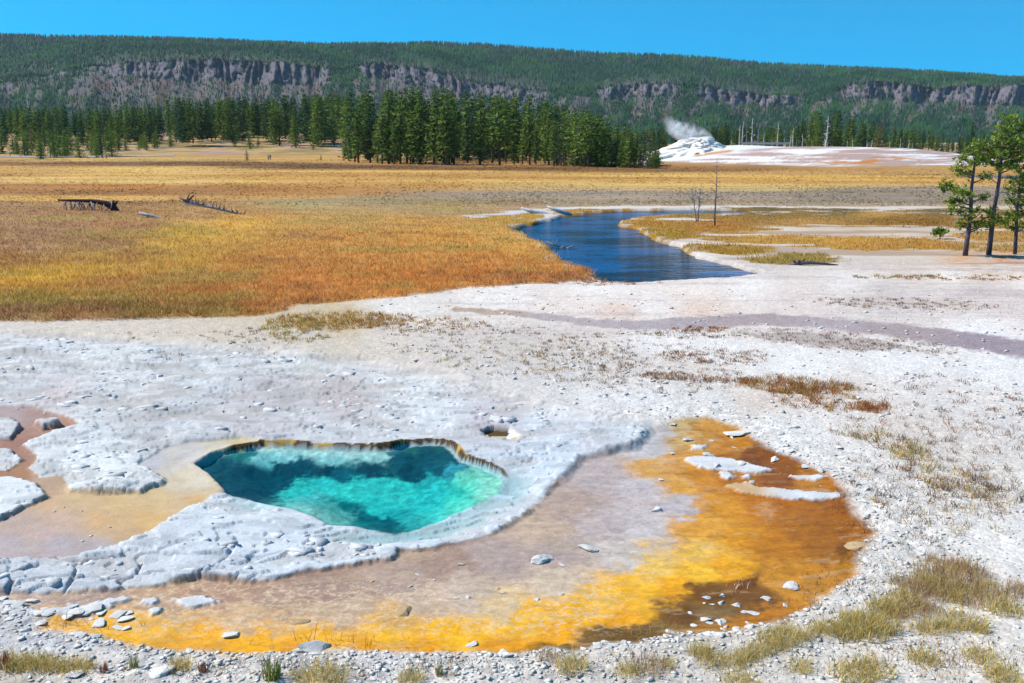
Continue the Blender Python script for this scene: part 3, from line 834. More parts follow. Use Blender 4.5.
def build_ground():
    rows = np.concatenate([np.arange(840, 700, -3.0), np.arange(700, 330, -0.8 / QUAL), np.arange(330, 200, -0.65 / QUAL), np.arange(200, 172, -0.5 / QUAL), np.arange(172, 149.6, -0.13 / QUAL)])
    cols = np.arange(-330, 1356, 1.4 / QUAL)
    U, Vv = np.meshgrid(cols, rows)
    X, Y = gpn(U, Vv)
    # further rows out to the horizon
    ex = np.array([680, 800, 1050, 1400, 2000, 2900, 4100.0])
    X2 = (cols[None, :] - 512) / FPX * ex[:, None]
    Y2 = np.repeat(ex[:, None], len(cols), 1)
    X = np.concatenate([X, X2])
    Y = np.concatenate([Y, Y2])
    nr, nc = X.shape
    x, y = X.ravel(), Y.ravel()
    R = ground_eval(x, y)
    C = ground_color(x, y, R)
    i = np.arange(nr * nc).reshape(nr, nc)
    F = np.stack([i[:-1, :-1], i[:-1, 1:], i[1:, 1:], i[1:, :-1]], -1).reshape(-1, 4)
    V = np.stack([x, y, R['z']], -1)
    wet = np.clip(R['bed'] * 0.8 + R['basin'] * 0.25, 0, 1)
    attrs = {'crust': np.clip(R['crust'] + R['plat'], 0, 1), 'gravel': np.clip(R['grav'] + R['ring'], 0, 1), 'wet': wet, 'mead': np.clip(R['mead'] * (y < 150), 0, 1)}
    m, nt, out = newmat('ground')
    L = nt.links.new
    at = N(nt, 'ShaderNodeAttribute', attribute_name='Col')
    tc = N(nt, 'ShaderNodeTexCoord')
    co = tc.outputs['Object']
    aC = N(nt, 'ShaderNodeAttribute', attribute_name='crust').outputs['Fac']
    aG = N(nt, 'ShaderNodeAttribute', attribute_name='gravel').outputs['Fac']
    aW = N(nt, 'ShaderNodeAttribute', attribute_name='wet').outputs['Fac']
    aM = N(nt, 'ShaderNodeAttribute', attribute_name='mead').outputs['Fac']
    n1 = noise_node(nt, co, 3.0, 8, 0.65)
    n2 = noise_node(nt, co, 22.0, 6, 0.7)
    v1 = N(nt, 'ShaderNodeTexVoronoi')
    v1.inputs['Scale'].default_value = 14.0
    L(co, v1.inputs['Vector'])
    v2 = N(nt, 'ShaderNodeTexVoronoi')
    v2.inputs['Scale'].default_value = 34.0
    L(co, v2.inputs['Vector'])
    # colour: mineral mottling and pebble tones
    f = maprange(nt, n1.outputs['Fac'], 0.3, 0.7, 0.90, 1.08)
    f2 = maprange(nt, n2.outputs['Fac'], 0.3, 0.7, 0.88, 1.10)
    ff = math_node(nt, 'MULTIPLY', f, f2)
    sep = N(nt, 'ShaderNodeSeparateColor')
    L(v1.outputs['Color'], sep.inputs[0])
    pebt = maprange(nt, sep.outputs[0], 0.0, 1.0, 0.82, 1.08)
    pmix = N(nt, 'ShaderNodeMix', data_type='FLOAT')
    L(aG, pmix.inputs[0])
    pmix.inputs[2].default_value = 1.0
    L(pebt, pmix.inputs[3])
    ff = math_node(nt, 'MULTIPLY', ff, pmix.outputs[0])
    n7 = noise_node(nt, co, 6.0, 9, 0.68, 1.2)
    wv = maprange(nt, n7.outputs['Fac'], 0.32, 0.68, 0.74, 1.2)
    wmix = N(nt, 'ShaderNodeMix', data_type='FLOAT')
    L(aW, wmix.inputs[0])
    wmix.inputs[2].default_value = 1.0
    L(wv, wmix.inputs[3])
    ff = math_node(nt, 'MULTIPLY', ff, wmix.outputs[0])
    base = scale_col(nt, at.outputs['Color'], ff)
    p = N(nt, 'ShaderNodeBsdfPrincipled')
    L(base, p.inputs['Base Color'])
    L(maprange(nt, aW, 0, 1, 0.92, 0.42), p.inputs['Roughness'])
    L(maprange(nt, aW, 0, 1, 0.12, 0.22), p.inputs['Specular IOR Level'])
    # relief: fine crust grain, pebbles
    h1 = math_node(nt, 'MULTIPLY', n2.outputs['Fac'], maprange(nt, aW, 0, 1, 0.9, 0.8))
    h2 = math_node(nt, 'MULTIPLY', v1.outputs['Distance'], math_node(nt, 'MULTIPLY', aG, -1.1))
    h3 = math_node(nt, 'MULTIPLY', v2.outputs['Distance'], math_node(nt, 'MULTIPLY', math_node(nt, 'ADD', aG, aC), -0.35))
    h4 = math_node(nt, 'MULTIPLY', n1.outputs['Fac'], 0.45)
    n4 = noise_node(nt, co, 1.6, 7, 0.55, 0.6)
    st = math_node(nt, 'FLOOR', math_node(nt, 'MULTIPLY', n4.outputs['Fac'], 14.0))
    h5 = math_node(nt, 'MULTIPLY', st, math_node(nt, 'MULTIPLY', aC, 0.22))
    hh = math_node(nt, 'ADD', math_node(nt, 'ADD', math_node(nt, 'ADD', h1, h2), math_node(nt, 'ADD', h3, h4)), h5)
    b = N(nt, 'ShaderNodeBump')
    b.inputs['Strength'].default_value = 0.55
    b.inputs['Distance'].default_value = 0.022
    L(hh, b.inputs['Height'])
    L(b.outputs['Normal'], p.inputs['Normal'])
    L(p.outputs[0], out.inputs['Surface'])
    me = mesh_np('ground', V, F, m, C, attrs, True)
    kind(link('ground', me), 'structure')


build_ground()


# ------------------------------------------------------------------ water
def fill_poly(P, z):
    me = bpy.data.meshes.new('water')
    bm = bmesh.new()
    vs = [bm.verts.new((x, y, z)) for x, y in P]
    f = bm.faces.new(vs)
    bmesh.ops.recalc_face_normals(bm, faces=[f])
    if f.normal.z < 0:
        f.normal_flip()
    bmesh.ops.triangulate(bm, faces=[f])
    bm.to_mesh(me)
    bm.free()
    return me


def grow(P, d):
    P = np.asarray(P, float)
    c = P.mean(0)
    return [tuple(p + (p - c) / np.linalg.norm(p - c) * d) for p in P]


def river_material():
    m, nt, out = newmat('river_water')
    L = nt.links.new
    tc = N(nt, 'ShaderNodeTexCoord')
    mp = N(nt, 'ShaderNodeMapping')
    mp.inputs['Scale'].default_value = (0.55, 1.0, 1.0)
    L(tc.outputs['Object'], mp.inputs['Vector'])
    n1 = noise_node(nt, mp.outputs[0], 0.28, 5, 0.6, 0.6)
    n2 = noise_node(nt, mp.outputs[0], 2.2, 4, 0.6, 0.3)
    cr = N(nt, 'ShaderNodeValToRGB')
    cr.color_ramp.elements[0].position = 0.45
    cr.color_ramp.elements[0].color = (0.003, 0.010, 0.028, 1)
    cr.color_ramp.elements[1].position = 0.56
    cr.color_ramp.elements[1].color = (0.004, 0.055, 0.19, 1)
    L(n1.outputs['Fac'], cr.inputs[0])
    p = N(nt, 'ShaderNodeBsdfPrincipled')
    L(cr.outputs[0], p.inputs['Base Color'])
    p.inputs['Roughness'].default_value = 0.08
    p.inputs['IOR'].default_value = 1.33
    b = N(nt, 'ShaderNodeBump')
    b.inputs['Strength'].default_value = 0.55
    b.inputs['Distance'].default_value = 0.12
    s = math_node(nt, 'ADD', n2.outputs['Fac'], n1.outputs['Fac'])
    L(s, b.inputs['Height'])
    L(b.outputs['Normal'], p.inputs['Normal'])
    L(maprange(nt, n1.outputs['Fac'], 0.40, 0.58, 0.05, 0.20), p.inputs['Specular IOR Level'])
    L(p.outputs[0], out.inputs['Surface'])
    return m


RM = river_material()
me = fill_poly(wpoly([(440, 232), (560, 300), (640, 296), (800, 285), (810, 262), (700, 248), (690, 240), (690, 222), (760, 216), (760, 206), (600, 205), (520, 212)]), -0.20)
me.materials.append(RM)
kind(link('river', me), 'structure')
me = fill_poly(wpoly([(930, 179), (960, 172.5), (1310, 172.5), (1310, 179)]), -0.20)
me.materials.append(RM)
kind(link('river', me), 'structure')


def spring_water():
    P = grow(POOL, 0.6)
    zt, zb = -0.10, -3.0
    n = len(P)
    bm = bmesh.new()
    top = [bm.verts.new((x, y, zt)) for x, y in P]
    bot = [bm.verts.new((x, y, zb)) for x, y in P]
    bm.faces.new(top)
    bm.faces.new(list(reversed(bot)))
    for i in range(n):
        j = (i + 1) % n
        bm.faces.new((top[i], bot[i], bot[j], top[j]))
    bmesh.ops.recalc_face_normals(bm, faces=bm.faces)
    bmesh.ops.triangulate(bm, faces=[f for f in bm.faces if len(f.verts) > 4])
    me = bpy.data.meshes.new('spring_water')
    bm.to_mesh(me)
    bm.free()
    m, nt, out = newmat('spring_water')
    L = nt.links.new
    tc = N(nt, 'ShaderNodeTexCoord')
    n1 = noise_node(nt, tc.outputs['Object'], 3.0, 4, 0.55, 0.4)
    b = N(nt, 'ShaderNodeBump')
    b.inputs['Strength'].default_value = 0.12
    b.inputs['Distance'].default_value = 0.05
    L(n1.outputs['Fac'], b.inputs['Height'])
    t = N(nt, 'ShaderNodeBsdfTransparent')
    g = N(nt, 'ShaderNodeBsdfGlossy')
    g.inputs['Roughness'].default_value = 0.03
    L(b.outputs['Normal'], g.inputs['Normal'])
    fr = N(nt, 'ShaderNodeFresnel')
    fr.inputs['IOR'].default_value = 1.33
    L(b.outputs['Normal'], fr.inputs['Normal'])
    mx = N(nt, 'ShaderNodeMixShader')
    L(math_node(nt, 'MULTIPLY', fr.outputs[0], 0.35), mx.inputs[0])
    L(t.outputs[0], mx.inputs[1])
    L(g.outputs[0], mx.inputs[2])
    L(mx.outputs[0], out.inputs['Surface'])
    va = N(nt, 'ShaderNodeVolumeAbsorption')
    va.inputs['Color'].default_value = (0.06, 0.90, 0.955, 1)
    va.inputs['Density'].default_value = 1.0
    L(va.outputs[0], out.inputs['Volume'])
    me.materials.append(m)
    kind(link('spring_water', me), 'structure')


spring_water()


# ------------------------------------------------------------------ hills with the cliff band
def ip(u, tab):
    t = np.array(tab, float)
    return np.interp(u, t[:, 0], t[:, 1])


RIDGE = [(-600, 44), (-300, 38), (-100, 34), (0, 33), (60, 35), (150, 36.5), (250, 40), (330, 43), (400, 42.5), (440, 42), (480, 43), (540, 48), (600, 52), (660, 54.5), (700, 57), (760, 63), (830, 66), (900, 70), (1000, 77), (1100, 82), (1350, 92), (1600, 98)]
CTOP = [(-600, 82), (0, 80), (60, 74), (100, 66), (135, 62), (200, 58.5), (290, 61), (325, 66), (345, 69), (378, 63), (432, 67.5), (467, 79), (518, 87), (545, 91), (570, 88), (604, 88), (640, 83), (665, 84), (700, 86), (767, 95), (800, 95), (830, 86), (859, 80), (900, 84), (927, 88), (951, 84), (1024, 85), (1600, 90)]
CBOT = [(-600, 88), (0, 86), (60, 80), (100, 76), (135, 77), (200, 80), (290, 84), (325, 84), (345, 77), (378, 78), (432, 88), (467, 97), (518, 101), (545, 101), (570, 95), (604, 101), (640, 97), (665, 97), (700, 102), (767, 107), (800, 103), (830, 98), (859, 98), (900, 102), (927, 104), (951, 104), (1024, 106), (1600, 110)]
EXPO = [(-600, .1), (0, .1), (40, .35), (60, .45), (95, .25), (118, .6), (138, 1), (325, 1), (340, .2), (362, .2), (376, 1), (538, 1), (550, .15), (592, .12), (606, .85), (655, .9), (668, .6), (688, .15), (708, .9), (782, .95), (798, .12), (825, .25), (848, .9), (920, 1), (935, .8), (1600, 1)]
YB, YC0, YC1, YR = 1350.0, 1900.0, 1960.0, 3000.0


def hill_eval(u, s):
    """u: bearing, s in 0..3 : foot..cliff foot..cliff top..ridge"""
    u = np.asarray(u, float)
    s = np.asarray(s, float)
    jag = 2.2 * pn(u * 0.045, u * 0 + 3.3, 401) + 1.0 * pn(u * 0.17, u * 0 + 1.3, 403)
    ex = ip(u, EXPO)
    _, z0 = at_dist(u, ip(u, CBOT) + jag * 0.8, YC0)
    _, z1 = at_dist(u, ip(u, CTOP) + jag * 0.7 * ex, YC1)
    _, z2 = at_dist(u, ip(u, RIDGE) + 0.6 * pn(u * 0.02, u * 0, 405) + 2.2, YR)
    a = np.clip(s, 0, 1)
    b = np.clip(s - 1, 0, 1)
    c = np.clip(s - 2, 0, 1)
    d = np.clip(s - 3, 0, 1)
    Y = YB + (YC0 - YB) * a + (YC1 - YC0) * b + (YR - YC1) * c + 900 * d
    z = z0 * (0.62 * a + 0.38 * a * a) + (z1 - z0) * b + (z2 - z1) * (0.75 * c + 0.25 * np.sin(c * np.pi / 2)) - 120 * d
    # buttresses and gullies
    uw = u + 10 * pn(u * 0.03, s * 0.3, 407) + 2.5 * pn(u * 0.15, s * 0.8, 408)
    but = 0.9 * pn(uw * 0.035, s * 0.25, 411) + 0.55 * np.abs(pn(uw * 0.13, s * 0.3, 415)) + 0.30 * pn(uw * 0.37, s * 0.9, 417) + 0.12 * pn(u * 0.8, s * 3.0, 418) + 0.10 * (np.floor(s * 4 + 1.5 * pn(u * 0.06, s * 0, 419)) * 0.25 - s)
    kc = np.exp(-((s - 1.5) / 0.62) ** 4)
    Y = Y - (but - 0.3) * 62 * kc * ex
    gul = pn(u * 0.035 + 0.3 * pn(u * .02, s, 419), s * 0.35, 421)
    z = z + gul * 16 * np.sin(np.pi * a) * (a < 1)
    z = z + 10 * fbm(u * 0.03, s * 3.0, 4, 425) * np.sin(np.pi * np.clip(c, 0, 1)) + 7 * fbm(u * 0.09, s * 6, 3, 429) * np.sin(np.pi * a)
    X = (u - 512) / FPX * Y
    return X, Y, z


def hill_rock(u, s):
    """0 forest .. 1 bare rock"""
    ex = ip(u, EXPO)
    n = fbm(u * 0.05, s * 3.0, 4, 431, 0.6)
    n2 = fbm(u * 0.16, s * 7.0, 3, 435, 0.6)
    top = np.exp(-((s - 1.5) / 0.60) ** 4) * S((ex + 0.45 * n + 0.25 * n2 - 0.15) / 0.4)
    # bare talus under the cliffs, in chutes
    ch = fbm(u * 0.07 + (1 - s) * 1.5, s * 0.9, 4, 441, 0.6)
    talw = ip(u, [(-600, .15), (0, .2), (60, .45), (120, .7), (170, .85), (300, .75), (340, .5), (380, .7), (440, .6), (520, .4), (545, .3), (570, .6), (600, .45), (650, .65), (700, .35), (740, .55), (790, .5), (840, .45), (930, .45), (960, .6), (1024, .5), (1600, .4)])
    tal = S((s - 0.30) / 0.5) * (s < 1.1) * S((talw - 0.42 + ch * 0.9 + 0.35 * n2) / 0.22)
    return np.clip(np.maximum(top * 1.1, tal), 0, 1)


def build_hills():
    us = np.arange(-420, 1460, 1.7)
    ss = np.concatenate([np.linspace(0, 1, 70)[:-1], np.linspace(1, 2, 46)[:-1], np.linspace(2, 3, 60)[:-1], np.array([3.0, 3.4, 4.0])])
    U, T = np.meshgrid(us, ss)
    X, Y, Z = hill_eval(U.ravel(), T.ravel())
    u, s = U.ravel(), T.ravel()
    nr, nc = U.shape
    i = np.arange(nr * nc).reshape(nr, nc)
    F = np.stack([i[:-1, :-1], i[:-1, 1:], i[1:, 1:], i[1:, :-1]], -1).reshape(-1, 4)
    rk = hill_rock(u, s)
    n = fbm(u * 0.06, s * 4, 4, 451, 0.6)
    n3 = fbm(u * 0.3, s * 4, 4, 455, 0.65)
    cl = np.exp(-((s - 1.5) / 0.55) ** 4)
    rock = lin((156, 147, 158)) * 0.40 * (1 + 0.35 * n3[:, None])
    talus = np.where((n > 0.0)[:, None], lin((160, 145, 138)), lin((144, 140, 140))) * 0.34 * (1 + 0.3 * n3[:, None])
    red = S((fbm(u * 0.04, s * 2.5, 3, 457) - 0.18) / 0.1)[:, None]
    talus = talus * (1 - 0.7 * red) + 0.7 * red * lin((160, 116, 100)) * 0.34
    rc = rock * cl[:, None] + talus * (1 - cl[:, None])
    green = np.array(alb(34, 70, 44)) * (1 + 0.3 * n[:, None])
    C = green * (1 - rk[:, None]) + rc * rk[:, None]
    m = col_mat('hill_rock', 0.95, 0.30, 0.05, 1.0, 0.06, 0.1)
    for nd in m.node_tree.nodes:
        if nd.type == 'BUMP':
            nd.inputs['Distance'].default_value = 6.0
    me = mesh_np('hills', np.stack([X, Y, Z], -1), F, m, np.clip(C, 0.005, 0.6), None, True)
    kind(link('hills', me), 'structure')
    # ---- the wood that covers it: far trees that read as one mass
    r = np.random.default_rng(5)
    n_t = 90000
    tu = r.uniform(-330, 1354, n_t)
    # spread evenly as seen: more per metre lower down
    ts = np.where(r.random(n_t) < 0.42, 0.12 + 0.9 * r.random(n_t) ** 0.9, np.where(r.random(n_t) < 0.18, 1 + r.random(n_t), 1.9 + 1.13 * r.random(n_t)))
    rkk = hill_rock(tu, ts)
    pr = np.clip(1 - rkk * np.where(ts < 1.0, 0.66, 0.80), 0, 1)
    clear = fbm(tu * 0.035, ts * 5, 3, 461)
    pr *= np.where(ts > 2, np.where(clear > 0.28, 0.55, 1.0), 1.0)
    keep = r.random(n_t) < pr
    tu, ts = tu[keep], ts[keep]
    x, y, z = hill_eval(tu, ts)
    n_t = len(x)
    h = r.uniform(5.0, 9.5, n_t) * np.where(ts > 2.85, 1.15, 1.0) * np.clip(y / 2100, 0.6, 1.2)
    w = h * r.uniform(0.16, 0.26, n_t)
    ns = 5
    ang = np.arange(ns) * 2 * np.pi / ns
    rot = r.uniform(0, 6.28, n_t)
    lean = r.normal(0, 0.03, (n_t, 2))
    Vs, Fs = [], []
    # two stacked skirts with jagged lower rims, 2*(ns+1) vertices each
    vv = np.zeros((n_t, 2 * (ns + 1), 3))
    for t, (zb, zt, k) in enumerate([(0.05, 0.70, 1.0), (0.42, 1.0, 0.66)]):
        for q in range(ns):
            a = ang[q] + rot + t
            rr = w * k * r.uniform(0.65, 1.25, n_t)
            vv[:, t * (ns + 1) + q, 0] = x + rr * np.cos(a)
            vv[:, t * (ns + 1) + q, 1] = y + rr * np.sin(a)
            vv[:, t * (ns + 1) + q, 2] = z + h * (zb + r.uniform(-.05, .1, n_t)) - 0.5
        vv[:, t * (ns + 1) + ns, 0] = x + lean[:, 0] * h
        vv[:, t * (ns + 1) + ns, 1] = y + lean[:, 1] * h
        vv[:, t * (ns + 1) + ns, 2] = z + h * zt
    fb = []
    for t in range(2):
        o = t * (ns + 1)
        for q in range(ns):
            fb.append((o + q, o + (q + 1) % ns, o + ns))
    fb = np.array(fb)
    F = (fb[None] + (np.arange(n_t) * 2 * (ns + 1))[:, None, None]).reshape(-1, 3)
    patch = fbm(tu * 0.02, ts * 4, 4, 471)
    g1, g2, g3 = np.array(alb(30, 74, 46)), np.array(alb(52, 100, 44)), np.array(alb(92, 96, 96))
    c = np.where((patch > 0.10)[:, None], g2, g1)
    dead = r.random(n_t) < np.where((ts > 2.5) & (patch < 0.2), 0.26, 0.08)
    c = np.where(dead[:, None], g3, c) * r.uniform(0.8, 1.2, (n_t, 1))
    Cc = np.repeat(c, 2 * (ns + 1), 0)
    me = mesh_np('hill_forest', vv.reshape(-1, 3), F, M_HILLTREE, Cc)
    o = kind(link('hill_forest', me), 'stuff')
    o['label'] = 'dense dark conifer forest covering the slopes and plateau of the far hills'
    o['category'] = 'forest'


build_hills()


# ------------------------------------------------------------------ trees
def rotz(p, a):
    c, s = math.cos(a), math.sin(a)
    return (p[0] * c - p[1] * s, p[0] * s + p[1] * c, p[2])


BARK = alb(105, 88, 75)
GREYB = alb(150, 140, 138)


def leaf_quads(mb, c, n, r, size, cols, rnd, flat=0.6):
    """a loose clump of needle sprays round c"""
    for _ in range(n):
        d = Vector((rnd.gauss(0, 1), rnd.gauss(0, 1), rnd.gauss(0, flat)))
        d = d.normalized() * (rnd.random() ** 0.5) * r
        p = Vector(c) + d
        ax = (d.normalized() * 0.8 + Vector((rnd.uniform(-1, 1), rnd.uniform(-1, 1), rnd.uniform(-0.3, 0.9)))).normalized()
        sd_ = ax.cross(Vector((rnd.uniform(-1, 1), rnd.uniform(-1, 1), rnd.uniform(-1, 1)))).normalized()
        s = size * rnd.uniform(0.6, 1.3)
        w_ = s * rnd.uniform(0.28, 0.5)
        col = cols[rnd.randrange(len(cols))]
        k = rnd.uniform(0.75, 1.25)
        col = tuple(x * k for x in col)
        mb.add([p - ax * s * 0.5, p + sd_ * w_ * 0.5, p + ax * s * 0.6, p - sd_ * w_ * 0.5], [(0, 1, 2, 3)], col)


def conifer_meshes(h, r, seed, bare=0.08, dens=1.0, cols=None):
    """crown and trunk of a narrow conifer, height h"""
    rnd = random.Random(seed)
    cols = cols or [alb(104, 132, 50), alb(128, 150, 56), alb(92, 120, 54), alb(144, 158, 64), alb(80, 106, 52)]
    tr = MB()
    bend = [rnd.uniform(-0.012, 0.012) * h for _ in range(5)]
    pts = [(bend[i] * i / 4, bend[-i] * i / 5, h * i / 4 * 0.97 - (0.3 if i == 0 else 0)) for i in range(5)]
    tr.tube(pts, [0.016 * h, 0.013 * h, 0.009 * h, 0.005 * h, 0.001 * h], BARK, 6)
    cr = MB()
    nw = int(24 * dens)
    for i in range(nw):
        t = bare + (0.985 - bare) * (i + rnd.uniform(-.4, .4)) / nw
        t = min(max(t, bare), 0.985)
        prof = (1 - (t - bare) / (1 - bare)) ** 0.75
        prof = prof * min(1.0, 0.55 + (t - bare) * 4.0)
        nb = max(3, int(3 + 5 * prof))
        a0 = rnd.random() * 6.28
        for b in range(nb):
            if rnd.random() < 0.10:
                continue
            a = a0 + 6.283 * b / nb + rnd.uniform(-.35, .35)
            L = r * prof * rnd.uniform(0.55, 1.22) + 0.012 * h
            base = Vector((0, 0, t * h))
            droop = rnd.uniform(-0.38, 0.12) * (1 - t) + 0.25 * t
            d = Vector((math.cos(a), math.sin(a), droop))
            nseg = 3 if L > 0.05 * h else 2
            for q in range(nseg):
                f = (q + 0.7) / nseg
                p = base + d * L * f
                leaf_quads(cr, p, 2, 0.018 * h + 0.10 * L, 0.040 * h + 0.16 * L, cols, rnd, 0.5)
    leaf_quads(cr, (0, 0, h * 0.985), 4, 0.008 * h, 0.05 * h, cols, rnd, 1.5)
    return cr.mesh('crown', M_LEAF), tr.mesh('trunk', M_WOOD, True)


CON = []
for i, (rr, bb, dd) in enumerate([(0.15, 0.10, 1.0), (0.12, 0.16, 0.95), (0.17, 0.06, 1.1), (0.13, 0.22, 0.9), (0.145, 0.05, 1.05), (0.105, 0.12, 1.0), (0.16, 0.30, 0.8)]):
    CON.append(conifer_meshes(1.0, rr, 100 + i, bb, dd))
YOUNG = [conifer_meshes(1.0, 0.24, 200 + i, 0.02, 0.9, [alb(104, 136, 50), alb(126, 150, 56), alb(88, 120, 50)]) for i in range(3)]
DARKC = [alb(64, 98, 58), alb(78, 108, 56), alb(58, 88, 60), alb(92, 116, 58)]
DARK = [conifer_meshes(1.0, rr, 300 + i, bb, 1.0, DARKC) for i, (rr, bb) in enumerate([(0.13, 0.1), (0.16, 0.08), (0.11, 0.18)])]
GREYT = conifer_meshes(1.0, 0.13, 410, 0.06, 0.45, [alb(150, 145, 140), alb(130, 128, 120), alb(110, 118, 90)])
RUST = conifer_meshes(1.0, 0.13, 400, 0.12, 0.6, [alb(140, 95, 75), alb(120, 90, 70), alb(150, 110, 85)])


def put_tree(name, pair, x, y, h, label, group, wide=1.0, cat='tree', rnd=random):
    z = float(gz(x, y)[0])
    o = empty(name, (x, y, z - 0.1), rnd.random() * 6.28)
    o.scale = (h * wide, h * wide, h)
    o.rotation_euler = (rnd.gauss(0, 0.022), rnd.gauss(0, 0.022), o.rotation_euler.z)
    tag(o, label, cat, group)
    link('trunk', pair[1], o)
    link('crown', pair[0], o)
    return o


rnd = random.Random(21)


def forest(n, ufun, ylo, yhi, hfun, pool, label, group, ybias=1.0, mind=2.2, wide=(1.05, 1.5)):
    done = []
    tries = 0
    while len(done) < n and tries < n * 60:
        tries += 1
        u = ufun()
        Y = ylo(u) + (yhi(u) - ylo(u)) * rnd.random() ** ybias
        X = (u - 512) / FPX * Y
        if any((X - a) ** 2 + (Y - b) ** 2 < mind ** 2 for a, b in done):
            continue
        done.append((X, Y))
        put_tree('pine_tree', pool[rnd.randrange(len(pool))], X, Y, hfun(u, Y) * (rnd.uniform(0.86, 1.12) if rnd.random() < 0.6 else rnd.uniform(0.55, 0.9)), label, group, rnd.uniform(*wide), rnd=rnd)


# the stand in the middle of the meadow's far edge
def mid_top(u):
    return float(np.interp(u, [340, 352, 372, 400, 450, 500, 550, 580, 605, 640, 660], [112, 98, 92, 93, 94, 98, 104, 112, 121, 134, 147]))


def mid_front(u):
    return float(np.interp(u, [340, 360, 430, 520, 570, 600, 655], [292, 262, 246, 240, 232, 226, 214]))


def mid_h(u, Y):
    return (140 - mid_top(u)) / FPX * Y + 6.0


forest(88, lambda: rnd.uniform(343, 655) if rnd.random() < 0.8 else rnd.uniform(350, 560), mid_front, lambda u: mid_front(u) + (75 if u < 575 else 22), mid_h, CON + CON + DARK,
       'tall green conifer in the dense stand at the middle of the meadow edge', 'conifers of the dense middle stand', 1.5, 2.0)


forest(30, lambda: rnd.uniform(572, 657), mid_front, lambda u: mid_front(u) + 24, lambda u, Y: (140 - mid_top(u)) / FPX * Y + 5.6, YOUNG + CON + YOUNG,
       'bushy green conifer at the low right end of the middle stand', 'bushy conifers at the right end of the middle stand', 1.2, 1.3, (1.3, 1.9))


# the belt on the left
def left_top(u):
    return float(np.interp(u, [-40, 0, 100, 160, 185, 240, 300, 345], [106, 106, 108, 106, 99, 100, 96, 94]))


forest(84, lambda: rnd.uniform(-30, 352), lambda u: float(np.interp(u, [-30, 110, 140, 350], [372, 380, 425, 400])), lambda u: 520, lambda u, Y: (140 - left_top(u)) / FPX * Y + 6 - 8.5, CON + DARK + DARK,
       'dark conifer in the long forest belt behind the meadow on the left', 'conifers of the left forest belt', 0.8, 3.2)
for (u, v, h, wd, pl) in [(3, 157, 8.5, .9, 0), (14, 157, 6.5, .85, 1), (28, 157.5, 7.2, 1.0, 2), (41, 159.5, 5.6, 1.0, 0), (57, 156, 6, 0.8, 1), (66, 157, 7.5, 1.1, 2), (80, 158.5, 6.4, 1.1, 0), (72, 156, 8.5, .9, 1), (95, 155, 7.5, 1.1, 2), (112, 152, 7.0, 1.0, 0), (120, 151, 6.5, 1, 1), (132, 150.5, 6.5, 1, 2), (142, 150, 6, 1.1, 0), (-12, 157, 8, 1, 1)]:
    x, y = gp(u, v)
    put_tree('pine_tree', (YOUNG + CON[4:5])[pl], x, y, h * 1.2, 'bushy young conifer beside the grey path in front of the left forest', 'young conifers along the path', wd * 1.35, rnd=rnd)
forest(26, lambda: rnd.uniform(-20, 128), lambda u: 335, lambda u: 400, lambda u, Y: 9.0, YOUNG + YOUNG + CON[4:5] + DARK[:1],
       'young bushy conifer in the thicket behind the path at the left', 'young conifers of the left thicket', 0.8, 2.2)
forest(20, lambda: rnd.uniform(100, 180), lambda u: 385, lambda u: 415, lambda u, Y: 6.5, YOUNG + CON[4:5],
       'short conifer in the low hedge like row at the foot of the left forest belt', 'short conifers in a low row', 0.8, 1.8)
for (u, Y, h, wd) in [(255, 395, 7, 1.0), (240, 405, 6, 1), (263, 410, 5, 1), (300, 400, 13, 1.3), (317, 390, 4.5, 1)]:
    put_tree('pine_tree', CON[2] if wd > 1.2 else YOUNG[1], (u - 512) / FPX * Y, Y, h, 'lone conifer on the bare rise left of the middle stand', 'lone conifers on the bare rise', wd, rnd=rnd)
tagx = put_tree('pine_tree', RUST, (41 - 512) / FPX * 372, 372, 9.5, 'rusty red dying conifer in the left forest belt', None, 1.2, rnd=rnd)
for (u, v, h, lab) in [(247, 160.5, 3.4, 'small round dark green young pine alone on the meadow edge left of the walkers'), (321, 160.3, 1.9, 'tiny green young pine at the meadow edge beside the bare rise'), (350, 161.5, 4.6, 'young green pine at the left corner of the middle stand'), (344, 160.5, 4.5, 'grey green thin young pine left of the middle stand')]:
    x, y = gp(u, v)
    put_tree('young_pine', YOUNG[rnd.randrange(3)], x, y, h, lab, None, 1.25 if u < 340 else 0.8, rnd=rnd)


# right hand forest behind the mound
def right_top(u):
    return float(np.interp(u, [640, 700, 760, 790, 800, 815, 830, 850, 870, 900, 960, 1000, 1060], [128, 126, 127, 124, 114, 110, 112, 120, 122, 128, 135, 140, 142]))


forest(62, lambda: rnd.uniform(742, 985), lambda u: float(np.interp(u, [740, 860, 985], [362, 345, 330])), lambda u: 430, lambda u, Y: (140 - right_top(u)) / FPX * Y + 6 - 1.4, CON + DARK,
       'green conifer in the forest belt behind the white mound', 'conifers behind the white mound', 0.8, 2.6)
forest(24, lambda: rnd.uniform(600, 745), lambda u: 430, lambda u: 520, lambda u, Y: (140 - right_top(u)) / FPX * Y + 6 - 1.0, DARK,
       'dark conifer in the line of trees behind the geyser cone', 'conifers behind the geyser cone', 1.0, 2.6)
forest(18, lambda: rnd.uniform(960, 1090), lambda u: 330, lambda u: 400, lambda u, Y: 12.5 if u < 1000 else 11.5, DARK,
       'dark conifer in the low forest behind the three near pines', 'conifers at the right edge', 1.0, 3.0)
put_tree('pine_tree', RUST, (872 - 512) / FPX * 352, 352, 11.5, 'rusty brown dying conifer behind the right half of the white mound', None, 1.3, rnd=rnd)


